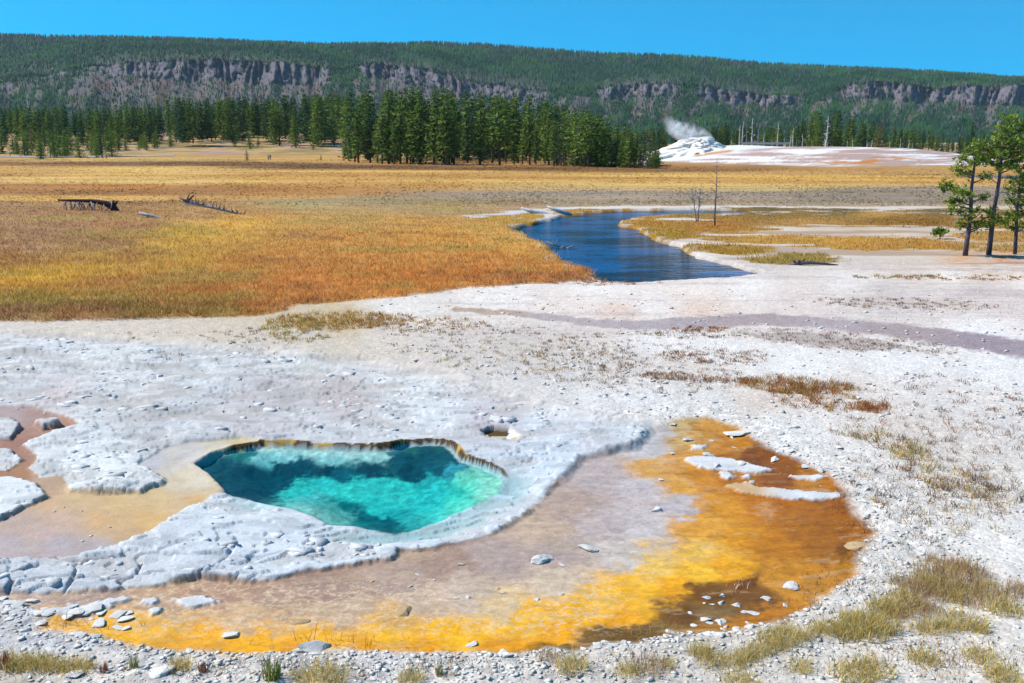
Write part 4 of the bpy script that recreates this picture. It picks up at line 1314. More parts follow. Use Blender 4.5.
for (u, Y, k) in [(556, 236, 1), (563, 235, 2), (585, 233, 2), (590, 232, 1), (648, 217, 2), (641, 218, 3), (575, 237, 3), (612, 228, 1)]:
    X = (u - 512) / FPX * Y
    put_tree('pine_tree', GREYT, X, Y, rnd.uniform(6.5, 10), 'grey half dead conifer at the right front edge of the middle stand', 'grey half dead conifers of the middle stand', rnd.uniform(1.1, 1.5), rnd=rnd)


def forest_infill():
    """the depth of the woods, behind the trees one can tell apart"""
    r = np.random.default_rng(61)
    src = []
    for me in [p[0] for p in DARK + CON[:3]]:
        nv, nf = len(me.vertices), len(me.polygons)
        v = np.zeros(nv * 3)
        me.vertices.foreach_get('co', v)
        c = np.zeros(nv * 4)
        me.attributes['Col'].data.foreach_get('color', c)
        src.append((v.reshape(-1, 3), c.reshape(-1, 4)[:, :3]))
    Vs, Fs, Cs, off = [], [], [], 0
    jobs = [(150, -40, 352, 440, 560, left_top, -7.5), (70, -40, 345, 405, 450, left_top, -9.0), (60, 350, 580, 300, 345, mid_top, 6.0), (70, 740, 1000, 400, 470, right_top, 4.6), (110, 585, 750, 420, 540, right_top, 6.0), (60, 950, 1100, 370, 450, right_top, 5.0)]
    for (n, u0, u1, y0, y1, top, add) in jobs:
        u = r.uniform(u0, u1, n)
        Y = r.uniform(y0, y1, n)
        X = (u - 512) / FPX * Y
        Z = gz(X, Y)
        for i in range(n):
            h = ((140 - top(u[i]) - r.uniform(-1, 7)) / FPX * Y[i] + 6 - Z[i])
            v, c = src[r.integers(len(src))]
            a = r.uniform(0, 6.28)
            w_ = h * r.uniform(1.1, 1.5)
            vx = (v[:, 0] * math.cos(a) - v[:, 1] * math.sin(a)) * w_ + X[i]
            vy = (v[:, 0] * math.sin(a) + v[:, 1] * math.cos(a)) * w_ + Y[i]
            Vs.append(np.stack([vx, vy, v[:, 2] * h + Z[i]], -1))
            Cs.append(c * r.uniform(0.75, 1.1))
            Fs.append(np.arange(len(v)).reshape(-1, 4) + off)
            off += len(v)
    me = mesh_np('forest_infill', np.concatenate(Vs), np.concatenate(Fs), M_LEAF, np.concatenate(Cs))
    o = kind(link('forest_infill', me), 'stuff')
    o['label'] = 'dark dense wood filling in behind the front conifers at the foot of the hills'
    o['category'] = 'forest'


forest_infill()


# ------------------------------------------------------------------ dead trees
def snag_mesh(h, seed, nb=7, col=None, bl=0.16, r0=0.02, up=0.5):
    q = random.Random(seed)
    col = col or alb(205, 198, 196)
    mb = MB()
    n = 7
    pts = []
    ox = oy = 0.0
    for i in range(n):
        pts.append((ox, oy, h * i / (n - 1) - (0.15 if i == 0 else 0)))
        ox += q.uniform(-.012, .012) * h
        oy += q.uniform(-.012, .012) * h
    rad = [r0 * h * (1 - 0.9 * i / (n - 1)) for i in range(n)]
    mb.tube(pts, rad, col, 7)
    br = MB()
    for b in range(nb):
        t = q.uniform(0.25, 0.92)
        k = min(int(t * (n - 1)), n - 2)
        f = t * (n - 1) - k
        p = Vector(pts[k]).lerp(Vector(pts[k + 1]), f)
        a = q.random() * 6.28
        L = bl * h * (1.1 - t) * q.uniform(0.6, 1.3) + 0.03 * h
        d = Vector((math.cos(a), math.sin(a), q.uniform(-.2, 1.0) * up * 2))
        m_ = p + d * L * 0.55
        e = p + d * L + Vector((0, 0, q.uniform(-.1, .25) * L))
        br.tube([p, m_, e], [r0 * h * 0.32, r0 * h * 0.22, r0 * h * 0.07], col, 4)
    return mb.mesh('trunk', M_WOOD, True), br.mesh('branches', M_WOOD)


SNAGS = [snag_mesh(1.0, 500 + i, 6 + 3 * i, alb(215, 210, 210), 0.075, 0.026) for i in range(4)]
for (u, vt, k) in [(735, 125, 0), (738, 121, 1), (741, 128, 0), (748, 118, 3), (753, 130, 2), (759, 133, 1), (772, 124, 0), (785, 134, 1), (788, 128, 0), (791, 138, 2), (797, 134, 3), (820, 116, 3), (841, 140, 0), (846, 138, 1), (860, 140, 1), (865, 140, 2), (882, 141, 0), (893, 138, 1), (901, 139, 3), (905, 143, 2), (727, 139, 1), (767, 140, 2), (779, 138, 2)]:
    Y = 338 if u > 800 else 345
    X = (u - 512) / FPX * Y
    z = float(gz(X, Y)[0])
    _, zt = at_dist(u, vt, Y)
    o = empty('dead_tree', (X, Y, z), rnd.random() * 6)
    h = float(zt) - z
    o.scale = (h * 1.25, h * 1.25, h)
    tag(o, 'bleached bare dead trunk standing in the row behind the white mound', 'dead tree', 'dead trunks behind the white mound')
    link('trunk', SNAGS[k][0], o)
    link('branches', SNAGS[k][1], o)


def bare_tree(u, v, vt, seed, nb, col, lab, bl, lean=0.0, r0=0.012, up=0.5):
    x, y = gp(u, v)
    z = float(gz(x, y)[0])
    _, zt = at_dist(u, vt, y)
    h = float(zt) - z
    t, b = snag_mesh(h, seed, nb, col, bl, r0, up)
    o = empty('dead_tree', (x, y, z), 0.4)
    o.rotation_euler = (0, lean, 0)
    tag(o, lab, 'dead tree')
    link('trunk', t, o)
    link('branches', b, o)


GRV = alb(120, 112, 118)
bare_tree(715, 226, 158, 601, 16, GRV, 'tallest bare grey dead trunk standing on the river peninsula', 0.10, -0.02, 0.014)
bare_tree(698, 221.5, 181, 602, 22, alb(168, 160, 164), 'slim bare dead sapling standing upright left of the tall dead trunk', 0.22, 0.02, 0.019, 1.1)
bare_tree(696.5, 221.5, 184, 603, 26, alb(168, 160, 164), 'slim bare dead sapling leaning left beside its upright twin', 0.26, -0.16, 0.019, 1.1)
bare_tree(729, 214.5, 204, 604, 8, alb(150, 140, 140), 'short thin dead stem standing right of the tall dead trunk', 0.2, 0.05, 0.015)


# ------------------------------------------------------------------ the near pines on the right
def pine(u, v, trunk_px, clumps, seed, label, dead=()):
    """trunk_px: (u, v, radius m); clumps: (u, v, depth offset m, radius m)"""
    q = random.Random(seed)
    x0, y0 = gp(u, v)
    z0 = float(gz(x0, y0)[0])
    o = empty('pine_tree', (x0, y0, z0))
    tag(o, label, 'tree')
    cols = [alb(128, 150, 54), alb(150, 168, 60), alb(106, 130, 48), alb(168, 180, 74), alb(86, 110, 48)]
    tk = MB()
    tp = []
    for (a, b, r) in trunk_px:
        X, Z = at_dist(a, b, y0)
        tp.append((float(X) - x0, q.uniform(-.08, .08), float(Z) - z0))
    tp[0] = (tp[0][0], 0, -0.25)
    tk.tube(tp, [r * 0.78 for _, _, r in trunk_px], alb(98, 86, 92), 9)
    solo = seed == 74
    if not solo:
        link('trunk', tk.mesh('trunk', M_WOOD, True), o)
    br = tk if solo else MB()
    cr = MB()
    for (a, b, dy, r) in clumps:
        Y = y0 + dy
        X, Z = at_dist(a, b, Y)
        c = Vector((float(X) - x0, dy, float(Z) - z0))
        # limb from the trunk, a little lower than the clump
        zt = c.z - 0.25 * abs(c.x) - 0.15
        zt = min(max(zt, 0.5), tp[-1][2])
        for k in range(len(tp) - 1):
            if tp[k][2] <= zt <= tp[k + 1][2]:
                f = (zt - tp[k][2]) / (tp[k + 1][2] - tp[k][2])
                root = Vector(tp[k]).lerp(Vector(tp[k + 1]), f)
                break
        else:
            root = Vector(tp[-1])
        mid = root.lerp(c, 0.55) + Vector((0, 0, -0.08))
        br.tube([root, mid, c], [0.05, 0.032, 0.012], alb(96, 84, 84), 5)
        for _ in range(3):
            e = c + Vector((q.uniform(-1, 1), q.uniform(-1, 1), q.uniform(-.3, .8))) * r * 0.8
            br.tube([mid.lerp(c, 0.6), e], [0.02, 0.006], alb(100, 88, 86), 4)
        # needle sprays gathered in small tufts
        nt_ = int(9 + 26 * r)
        for _ in range(nt_):
            d = Vector((q.gauss(0, 1), q.gauss(0, 1), q.gauss(0, 0.55)))
            d = d.normalized() * (q.random() ** 0.45) * r
            cc = cols[q.randrange(len(cols))]
            leaf_quads(cr, c + d, 9, 0.13, 0.17, [cc, cols[q.randrange(len(cols))]], q, 0.8)
    for (a, b, c_, d_) in dead:
        X, Z = at_dist(a, b, y0)
        X2, Z2 = at_dist(c_, d_, y0)
        p0 = Vector((float(X) - x0, 0, float(Z) - z0))
        p1 = Vector((float(X2) - x0, q.uniform(-.8, .4), float(Z2) - z0))
        m_ = p0.lerp(p1, 0.5) + Vector((0, 0, 0.12))
        dd_ = MB()
        dd_.tube([p0, m_, p1], [0.035, 0.022, 0.006], alb(170, 160, 162), 4)
        for k in range(5):
            s_ = p0.lerp(p1, q.uniform(0.3, 0.95))
            dd_.tube([s_, s_ + Vector((q.uniform(-.35, .35), q.uniform(-.3, .3), q.uniform(-.3, .3)))], [0.014, 0.004], alb(165, 156, 158), 3)
        link('dead_branch', dd_.mesh('dead_branch', M_WOOD), o)
    link('trunk' if solo else 'branches', br.mesh('trunk' if solo else 'branches', M_WOOD), o)
    link('needles', cr.mesh('needles', M_LEAF), o)


pine(965, 256, [(965, 256, .19), (967, 242, .16), (970, 215, .13), (972, 190, .105), (975, 165, .075), (977, 148, .03)],
     [(977, 144, 0, .42), (983, 148, .3, .45), (970, 151, -.2, .5), (962, 158, .2, .5), (984, 160, .2, .5), (976, 163, -.5, .5), (957, 168, 0, .42), (966, 174, .4, .45), (985, 176, .3, .4), (950, 186, 0, .5), (958, 189, -.4, .5), (945, 187, .2, .35),
      (968, 193, -.5, .42), (960, 200, .3, .45), (955, 210, -.2, .42), (967, 214, -.5, .42), (984, 196, -.2, .3), (982, 212, .2, .5), (990, 216, -.3, .5), (995, 220, .2, .4), (976, 224, -.4, .45), (963, 224, .3, .35), (984, 224, .5, .45), (952, 202, .4, .3)],
     71, 'pine with sparse clumped foliage, leftmost of the three near pines', [(970, 222, 952, 214), (971, 214, 956, 224), (969, 232, 958, 240), (973, 196, 962, 205), (968, 236, 957, 230), (971, 205, 986, 198)])
pine(988.5, 255, [(988.5, 255, .19), (991, 236, .165), (995, 208, .14), (999, 180, .11), (1002, 155, .085), (1006, 132, .05), (1009, 120, .02)],
     [(1009, 118, 0, .45), (1015, 124, .3, .55), (1004, 127, -.2, .5), (1021, 130, .2, .55), (998, 135, .3, .5), (1010, 137, -.5, .6), (1018, 141, -.2, .6), (1026, 140, .4, .5), (992, 143, 0, .5), (1002, 147, .5, .55), (1012, 150, .2, .55), (1022, 152, -.3, .55), (989, 152, -.3, .45),
      (998, 156, -.5, .5), (1008, 158, .3, .5), (1018, 160, .4, .5), (984, 160, .3, .35), (992, 163, .4, .35), (1028, 156, 0, .5), (1012, 167, -.3, .35), (1002, 168, -.4, .3)],
     72, 'tallest of the three near pines, with a long bare trunk and a broad crown', [(996, 200, 1008, 190), (997, 192, 1010, 198), (998, 184, 986, 178), (995, 210, 1007, 214), (999, 178, 1012, 182), (994, 214, 984, 208)])
pine(1015, 254, [(1015, 254, .14), (1016, 235, .12), (1017, 210, .10), (1019, 190, .07), (1021, 172, .03)],
     [(1021, 168, 0, .4), (1027, 173, .2, .45), (1015, 178, -.2, .4), (1023, 181, .3, .45), (1030, 185, .2, .45), (1012, 188, .3, .4), (1021, 192, -.3, .45), (1010, 200, -.1, .35), (1027, 200, .1, .45), (1018, 206, .4, .4), (1008, 214, .1, .4), (1016, 218, -.4, .45), (1025, 214, 0, .45), (1004, 222, .2, .35), (1012, 228, .3, .35), (1026, 226, .3, .4)],
     73, 'slimmest of the three near pines, rightmost, with a dark thin trunk', [(1017, 205, 1006, 198), (1016, 228, 1024, 236)])
pine(940.5, 239, [(940.5, 239, .05), (940, 234, .04), (939.5, 229, .015)], [(940, 229.5, 0, .26), (936, 231, .1, .24), (944, 232, -.1, .26), (939, 233.5, -.1, .25), (934.5, 233, 0, .15)], 74, 'little round sapling left of the three near pines')


# ------------------------------------------------------------------ fallen trees
def limb(mb, pts_px, rad, col, Y, n=6):
    vs = []
    for p in pts_px:
        X, Z = at_dist(p[0], p[1], Y + (p[2] if len(p) > 2 else 0))
        vs.append((float(X), Y + (p[2] if len(p) > 2 else 0), float(Z)))
    mb.tube(vs, rad, col, n)


def fallen(name, label, cat, Y, parts):
    o = empty(name, (0, 0, 0))
    allp = []
    for (pn_, lst, col) in parts:
        mb = MB()
        for (pts, rad) in lst:
            limb(mb, pts, rad, col, Y)
        allp += [Vector(v) for v in mb.v]
        parts_mesh = mb.mesh(pn_, M_WOOD, True)
        link(pn_, parts_mesh, o)
    c = sum(allp, Vector()) / len(allp)
    zb = min(p.z for p in allp)
    o.location = (c.x, c.y, zb)
    for ch in o.children:
        ch.data.transform(Matrix.Translation((-c.x, -c.y, -zb)))
    tag(o, label, cat)
    return o


DKW = alb(74, 52, 54)
PLW = alb(188, 178, 176)
YL = 73.0
legs = []
q = random.Random(3)
for (a, b) in [(67, 212), (70, 210), (73, 213), (77, 210), (80, 213), (84, 215), (88, 213), (92, 214), (97, 213), (101, 212), (108, 212)]:
    a0 = a + q.uniform(-3, 3)
    legs.append(([(a0, 200.5), (a0 + q.uniform(-3, 3), 205.5, q.uniform(-.5, .3)), (a + q.uniform(-4, 4), b, q.uniform(-1.2, .6))], [.055, .042, .025]))
    legs.append(([(a0 + 1, 201), (a0 + q.uniform(-4, 4), 206, q.uniform(-.8, .2)), (a + q.uniform(-5, 5), b + 1, q.uniform(-1.4, .2))], [.035, .028, .016]))
    legs.append(([(a0, 203, .2), (a0 + q.uniform(-4, 4), b - 3, q.uniform(-.6, .6))], [.04, .015]))
fallen('fallen_tree', 'dark fallen trunk propped on its pale broken branches in the brown meadow grass', 'fallen tree', YL, [
    ('trunk', [([(58, 200), (75, 200.5), (92, 201), (105, 203), (113, 207), (117, 212)], [.07, .11, .15, .2, .27, .22])], DKW),
    ('roots', [([(112, 206), (116, 203), (118, 200.5)], [.16, .1, .03]), ([(110, 205), (114, 201), (113, 200)], [.1, .06, .02]), ([(108, 205), (113, 210), (119, 215)], [.12, .09, .05])], DKW),
    ('branch', legs, alb(150, 135, 138))])
fallen('fallen_log', 'short pale log lying in the grass between the two fallen trees', 'log', 68.5, [
    ('trunk', [([(139, 213), (150, 215.5), (161, 219), (172, 223.5), (183, 228)], [.10, .14, .14, .12, .06])], PLW),
    ('branch', [([(128, 219), (136, 223)], [.05, .03]), ([(148, 217), (156, 216)], [.04, .015])], PLW)])
q = random.Random(8)
twigs = []
for i in range(34):
    f = q.random()
    a, b = 192 + 54 * f, 203 + 11.5 * f
    twigs.append(([(a, b), (a + q.uniform(-3, 3), b - q.uniform(2, 8) * (1.1 - 0.6 * f), q.uniform(-1, 1))], [.045, .012]))
fallen('fallen_tree', 'pale fallen tree with many short twigs and a forked root end raised', 'fallen tree', 73.5, [
    ('trunk', [([(186, 203), (200, 205), (215, 208), (230, 211.5), (246, 215.5), (262, 219)], [.13, .12, .11, .09, .06, .03])], PLW),
    ('roots', [([(188, 203), (184, 200), (179, 197)], [.14, .1, .05]), ([(187, 203), (190, 199), (194, 195)], [.13, .09, .04]), ([(186, 203), (188, 197), (190, 192.5)], [.09, .06, .02])], alb(128, 115, 118)),
    ('twigs', twigs, alb(140, 125, 125))])
fallen('river_snag', 'bare driftwood snag with pale forked twigs on the river near bank', 'driftwood', 58.5, [
    ('stump', [([(558, 256), (561, 251), (565, 247)], [.26, .30, .16]), ([(562, 257), (566, 250), (564, 246.5)], [.14, .2, .08])], alb(110, 105, 108)),
    ('twigs', [([(562, 248), (555, 245), (546, 241)], [.06, .04, .012]), ([(556, 245), (557, 240)], [.03, .008]), ([(564, 249), (570, 247), (577, 244)], [.05, .035, .01]), ([(555, 246), (552, 240)], [.03, .008]), ([(568, 248), (573, 249)], [.03, .01]), ([(560, 250), (553, 250)], [.05, .02])], PLW)])
fallen('driftwood', 'dark tangle of driftwood lying on the white flat right of the river', 'driftwood', 48.5, [
    ('trunk', [([(786, 266), (797, 263.5), (808, 262.5), (822, 263.5), (838, 265)], [.04, .09, .10, .07, .03])], alb(120, 108, 112)),
    ('roots', [([(798, 264), (800, 259.5)], [.13, .03]), ([(796, 264), (793, 260)], [.09, .03]), ([(800, 264), (805, 259)], [.08, .02]), ([(799, 263), (802, 267)], [.1, .05])], alb(84, 76, 80))])
for (Y, pts, rr, lab) in [(83, [(521, 208), (532, 211.5), (545, 214.5), (557, 217)], [.10, .2, .24, .14], 'bleached log slanting down the far bank at the river bend'),
                          (80, [(547, 206.5), (556, 210), (566, 213), (572, 215)], [.10, .17, .2, .1], 'second bleached log on the river bend, nearer the water'),
                          (51, [(868, 262), (895, 261), (925, 260.5), (950, 261.5)], [.03, .06, .06, .02], 'long thin pale stick lying flat before the near pines')]:
    fallen('driftwood', lab, 'driftwood', Y, [('trunk', [(pts, rr)], alb(205, 200, 202))])


# ------------------------------------------------------------------ geyser cone, steam, boardwalk
def geyser():
    _, yc = 0, 262.0
    xc = (693 - 512) / FPX * yc
    z0 = float(gz(xc, yc)[0]) - 0.6
    H = float(at_dist(693, 138.5, yc)[1]) - z0
    nr, na = 46, 120
    T, A = np.meshgrid(np.linspace(0, 1, nr), np.linspace(0, 2 * np.pi, na, endpoint=False), indexing='ij')
    prof = np.interp(T, [0, .12, .25, .4, .55, .62, .75, .9, .97, 1.0], [14, 11.5, 9.0, 7.2, 6.0, 5.4, 4.4, 3.7, 2.9, 0.0])
    n = fbm(np.cos(A) * 2.2 + 5, np.sin(A) * 2.2 + T * 3.0, 5, 501, 0.6)
    n2 = fbm(np.cos(A) * 6 + 5, np.sin(A) * 6 + T * 9.0, 4, 505, 0.6)
    R_ = prof * (1 + 0.36 * n + 0.14 * n2)
    zz = H * np.interp(T, [0, .12, .25, .6, .97, 1.0], [-.45, -.05, .22, .62, 1.0, 0.93]) * (1 + 0.14 * n2 * S((T - .2) / .2) + 0.22 * n * S((T - 0.2) / .2)) + 0.25 * np.sin(A + 1) * (T > .8)
    V = np.stack([R_ * np.cos(A), R_ * np.sin(A), zz], -1).reshape(-1, 3)
    i = np.arange(nr * na).reshape(nr, na)
    F = np.stack([i[:-1], np.roll(i, -1, 1)[:-1], np.roll(i, -1, 1)[1:], i[1:]], -1).reshape(-1, 4)
    c = lin((246, 240, 232)) * KALB * (1 + 0.10 * n2.reshape(-1, 1))
    me = mesh_np('geyser_cone', V, F, M_STONE, np.clip(c, 0, .85), None, True)
    o = link('geyser_cone', me, None, (xc, yc, z0))
    tag(o, 'knobbly white sinter geyser cone steaming on the far flat', 'geyser')
    for (du, dv, s) in [(18, 151, .8), (27, 150.5, .7), (34, 149.5, .9), (-14, 148, .5), (8, 143, .5)]:
        pass
    # steam
    m, nt, out = newmat('steam')
    tc = N(nt, 'ShaderNodeTexCoord')
    nn = noise_node(nt, tc.outputs['Object'], 0.28, 5, 0.6, 0.8)
    gr = N(nt, 'ShaderNodeTexGradient', gradient_type='SPHERICAL')
    mp = N(nt, 'ShaderNodeMapping')
    mp.inputs['Scale'].default_value = (1 / 8.0, 1 / 4.5, 1 / 3.2)
    nt.links.new(tc.outputs['Object'], mp.inputs['Vector'])
    nt.links.new(mp.outputs[0], gr.inputs['Vector'])
    d = math_node(nt, 'MULTIPLY', maprange(nt, nn.outputs['Fac'], 0.46, 0.66, 0, 1), maprange(nt, gr.outputs['Fac'], 0.0, 0.5, 0, 1.0))
    d = math_node(nt, 'MULTIPLY', d, 0.5)
    v = N(nt, 'ShaderNodeVolumePrincipled')
    v.inputs['Color'].default_value = (0.95, 0.96, 1, 1)
    v.inputs['Anisotropy'].default_value = 0.0
    nt.links.new(d, v.inputs['Density'])
    nt.links.new(v.outputs[0], out.inputs['Volume'])
    bm = bmesh.new()
    bmesh.ops.create_icosphere(bm, subdivisions=3, radius=1.0)
    bmesh.ops.scale(bm, vec=(8.0, 4.5, 3.2), verts=bm.verts)
    sm = bpy.data.meshes.new('steam')
    bm.to_mesh(sm)
    bm.free()
    sm.materials.append(m)
    X, Z = at_dist(688, 132.5, yc)
    s = kind(link('steam', sm, None, (float(X), yc, float(Z))), 'stuff')
    s.rotation_euler = (0, math.radians(24), 0)
    s['label'] = 'thin white steam drifting off the geyser cone'
    s['category'] = 'steam'


geyser()


def boardwalk():
    Y = 300.0
    x0 = (738 - 512) / FPX * Y
    x1 = (783 - 512) / FPX * Y
    zc = float(at_dist(760, 144.0, Y)[1])
    zg = min(float(gz((x0 + x1) / 2, Y)[0]), zc - 0.6)
    o = empty('boardwalk', ((x0 + x1) / 2, Y, zg))
    tag(o, 'long pale wooden boardwalk on posts along the top of the white mound', 'boardwalk')
    w2 = (x1 - x0) / 2
    c = alb(196, 188, 180)
    mb = MB()
    n = 28
    for i in range(n):
        a = -w2 + 2 * w2 * i / n
        mb.box(a, a + 2 * w2 / n - 0.03, -1.0, 1.0, zc - zg - 0.12, zc - zg, c)
    link('deck', mb.mesh('deck', M_WOOD), o)
    mb = MB()
    for i in range(8):
        a = -w2 + 0.2 + (2 * w2 - 0.5) * i / 7
        mb.box(a, a + 0.14, -1.02, -0.9, -0.2, zc - zg - 0.125, alb(120, 110, 105))
        mb.box(a, a + 0.14, 0.9, 1.02, -0.2, zc - zg - 0.125, alb(120, 110, 105))
    link('posts', mb.mesh('posts', M_WOOD), o)
    mb = MB()
    mb.box(-w2, w2, -1.16, -1.03, zc - zg - 0.1, zc - zg + 0.5, c)
    link('rail', mb.mesh('rail', M_WOOD), o)


boardwalk()


# ------------------------------------------------------------------ path and walkers
def path():
    us = np.linspace(-120, 175, 60)
    V, F = [], []
    for i, u in enumerate(us):
        vv = 157.9 + 0.2 * math.sin(u * 0.03) - max(0, u - 130) * 0.004
        for k, dv in enumerate((-0.22, 0.22)):
            x, y = gp(u, vv + dv)
            V.append((x, y, float(gz(x, y)[0]) + 0.12))
        if i:
            F.append((2 * i - 2, 2 * i, 2 * i + 1, 2 * i - 1))
    me = mesh_np('path', np.array(V), np.array(F)[:, ::-1], col_mat('path', 0.9, 0.1, 0.5), np.tile(np.array(alb(172, 162, 158)), (len(V), 1)))
    kind(link('path', me), 'structure')


path()


def person(u, v, shirt, trousers, hair, label, pose=0, h=1.72, group=None, hat=None):
    x, y = gp(u, v)
    z = float(gz(x, y)[0])
    s = h / 1.75
    J = [('pelvis', (0, 0, .95), .13), ('waist', (0, 0, 1.10), .125), ('chest', (0, .01, 1.33), .16), ('neck', (0, .01, 1.50), .06), ('head0', (0, -.01, 1.58), .085), ('head', (0, -.01, 1.68), .10),
         ('shl', (.19, .01, 1.42), .065), ('ell', (.25, .03, 1.14), .05), ('wrl', (.24, -.08 - .1 * pose, .92), .035), ('hal', (.235, -.11 - .1 * pose, .83), .04),
         ('shr', (-.19, .01, 1.42), .065), ('elr', (-.25, .04, 1.14), .05), ('wrr', (-.24, .02, .90), .035), ('har', (-.235, .01, .81), .04),
         ('hil', (.10, 0, .90), .10), ('knl', (.11, -.06 - .10 * pose, .50), .07), ('anl', (.11, -.02 - .16 * pose, .09), .045), ('tol', (.11, -.17 - .16 * pose, .04), .04),
         ('hir', (-.10, 0, .90), .10), ('knr', (-.11, -.02 + .06 * pose, .50), .07), ('anr', (-.11, .04 + .22 * pose, .10), .045), ('tor', (-.11, -.10 + .20 * pose, .04), .04)]
    E = [(0, 1), (1, 2), (2, 3), (3, 4), (4, 5), (2, 6), (6, 7), (7, 8), (8, 9), (2, 10), (10, 11), (11, 12), (12, 13), (0, 14), (14, 15), (15, 16), (16, 17), (0, 18), (18, 19), (19, 20), (20, 21)]
    me = bpy.data.meshes.new('person')
    me.from_pydata([tuple(c * s for c in p) for _, p, _ in J], E, [])
    tmp = bpy.data.objects.new('tmp', me)
    COL.objects.link(tmp)
    sk = tmp.modifiers.new('skin', 'SKIN')
    for i, (_, _, r) in enumerate(J):
        me.skin_vertices[0].data[i].radius = (r * s, r * s)
        me.skin_vertices[0].data[i].use_root = (i == 0)
    tmp.modifiers.new('sub', 'SUBSURF').levels = 1
    dg = bpy.context.evaluated_depsgraph_get()
    dg.update()
    body = bpy.data.meshes.new_from_object(tmp.evaluated_get(dg))
    bpy.data.objects.remove(tmp)
    nv = len(body.vertices)
    co = np.zeros(nv * 3)
    body.vertices.foreach_get('co', co)
    co = co.reshape(-1, 3) / s
    c = np.zeros((nv, 3))
    skin = np.array(alb(205, 160, 135))
    c[:] = np.array(alb(*shirt))
    c[co[:, 2] < 0.97] = np.array(alb(*trousers))
    hands = (np.abs(co[:, 0]) > .19) & (co[:, 2] < 1.0) & (co[:, 2] > .7)
    c[hands] = skin
    c[co[:, 2] > 1.5] = skin
    c[co[:, 2] < 0.09] = np.array(alb(60, 55, 55))
    cc = np.ones((nv, 4), np.float32)
    cc[:, :3] = c
    a = body.attributes.new('Col', 'FLOAT_COLOR', 'POINT')
    a.data.foreach_set('color', cc.ravel())
    body.materials.clear()
    body.materials.append(M_CLOTH)
    o = link('person', body, None, (x, y, z))
    o.rotation_euler = (0, 0, rnd.uniform(-1, 1) + (math.pi if pose == 0 else 1.4))
    tag(o, label, 'person', group)
    hb = bmesh.new()
    bmesh.ops.create_icosphere(hb, subdivisions=2, radius=0.118 * s)
    for vt in list(hb.verts):
        if vt.co.z < -0.02 and vt.co.y < 0.03:
            vt.co.z = -0.02
    bmesh.ops.translate(hb, vec=(0, 0.008 * s, 1.70 * s), verts=hb.verts)
    hm = bpy.data.meshes.new('hair')
    hb.to_mesh(hm)
    hb.free()
    ca = hm.attributes.new('Col', 'FLOAT_COLOR', 'POINT')
    ca.data.foreach_set('color', np.tile(np.array(list(alb(*(hat or hair))) + [1.0], np.float32), len(hm.vertices)))
    hm.materials.append(M_CLOTH)
    link('hat' if hat else 'hair', hm, o)


person(102.6, 159.2, (150, 140, 150), (55, 55, 75), (50, 40, 35), 'walker in a greyish top and dark trousers, left of the pair on the path', 1)
person(106.6, 159.2, (40, 42, 52), (50, 50, 60), (40, 30, 25), 'walker in a black top and dark trousers, right of the pair on the path', 1)
person(20.6, 158.2, (230, 232, 236), (110, 120, 140), (70, 50, 40), 'walker in a white shirt among the young conifers at the left edge', 1)
person(10.4, 157.8, (150, 165, 190), (80, 85, 95), (60, 45, 40), 'walker in a pale blue shirt near the left edge of the path', 0)
person(50.7, 158.2, (60, 70, 120), (70, 50, 55), (40, 30, 30), 'walker in a dark blue top between the young conifers on the path', 0)
person(26.6, 158.0, (190, 200, 215), (80, 90, 110), (90, 70, 50), 'walker in a light grey top right behind the one in white', 1)
person(268.4, 160.2, (165, 150, 160), (90, 85, 100), (60, 50, 45), 'walker in a mauve top, left of the pair far out before the bare rise', 0)
person(270.4, 160.2, (120, 130, 165), (75, 75, 90), (60, 50, 45), 'walker in a blue grey top, right of the pair far out before the bare rise', 0)


# ------------------------------------------------------------------ stones
def stone_mesh(seed, flat=0.5, sub=2, col=(230, 227, 224)):
    q = random.Random(seed)
    bm = bmesh.new()
    bmesh.ops.create_icosphere(bm, subdivisions=sub, radius=1.0)
    off = Vector((q.uniform(0, 50), q.uniform(0, 50), q.uniform(0, 50)))
    planes = [(Vector((q.gauss(0, 1), q.gauss(0, 1), q.gauss(0, 1))).normalized(), q.uniform(0.38, 0.75)) for _ in range(9)]
    for v in bm.verts:
        p = v.co.copy()
        for n_, d in planes:
            e = p.dot(n_) - d
            if e > 0:
                p -= n_ * e
        p *= 1 + 0.35 * mnoise.noise(p * 1.2 + off) + 0.12 * mnoise.noise(p * 4 + off)
        p.x *= 1.25
        p.z *= flat
        v.co = p
    bm.normal_update()
    me = bpy.data.meshes.new('sinter_stone')
    bm.to_mesh(me)
    nv = len(bm.verts)
    bm.free()
    k = q.uniform(0.8, 1.05)
    c = np.ones((nv, 4), np.float32)
    c[:, :3] = np.array(alb(*col)) * k * 1.05
    a = me.attributes.new('Col', 'FLOAT_COLOR', 'POINT')
    a.data.foreach_set('color', c.ravel())
    me.materials.append(M_STONE)
    return me


STONES = [stone_mesh(700 + i, random.Random(i).uniform(0.3, 0.55), 3) for i in range(9)]
FLATS = [stone_mesh(720 + i, 0.22) for i in range(4)]
TANS = [stone_mesh(740 + i, 0.30, 2, (205, 175, 135)) for i in range(3)]
q = random.Random(31)


def put_stone(me, u, v, wpx, label, group=None, ry=None, lift=0.25, ysc=1.0):
    x, y = gp(u, v, -0.05)
    z = float(gz(x, y)[0])
    s = wpx / FPX * math.hypot(y, 6) / 2.3
    o = link('sinter_stone', me, None, (x, y, z + s * lift * 0.5))
    o.rotation_euler = (q.uniform(-.12, .12), q.uniform(-.12, .12), q.uniform(0, 6.28) if ry is None else ry)
    o.scale = (s, s * ysc, s * q.uniform(0.8, 1.15))
    tag(o, label, 'stone', group)
    return o


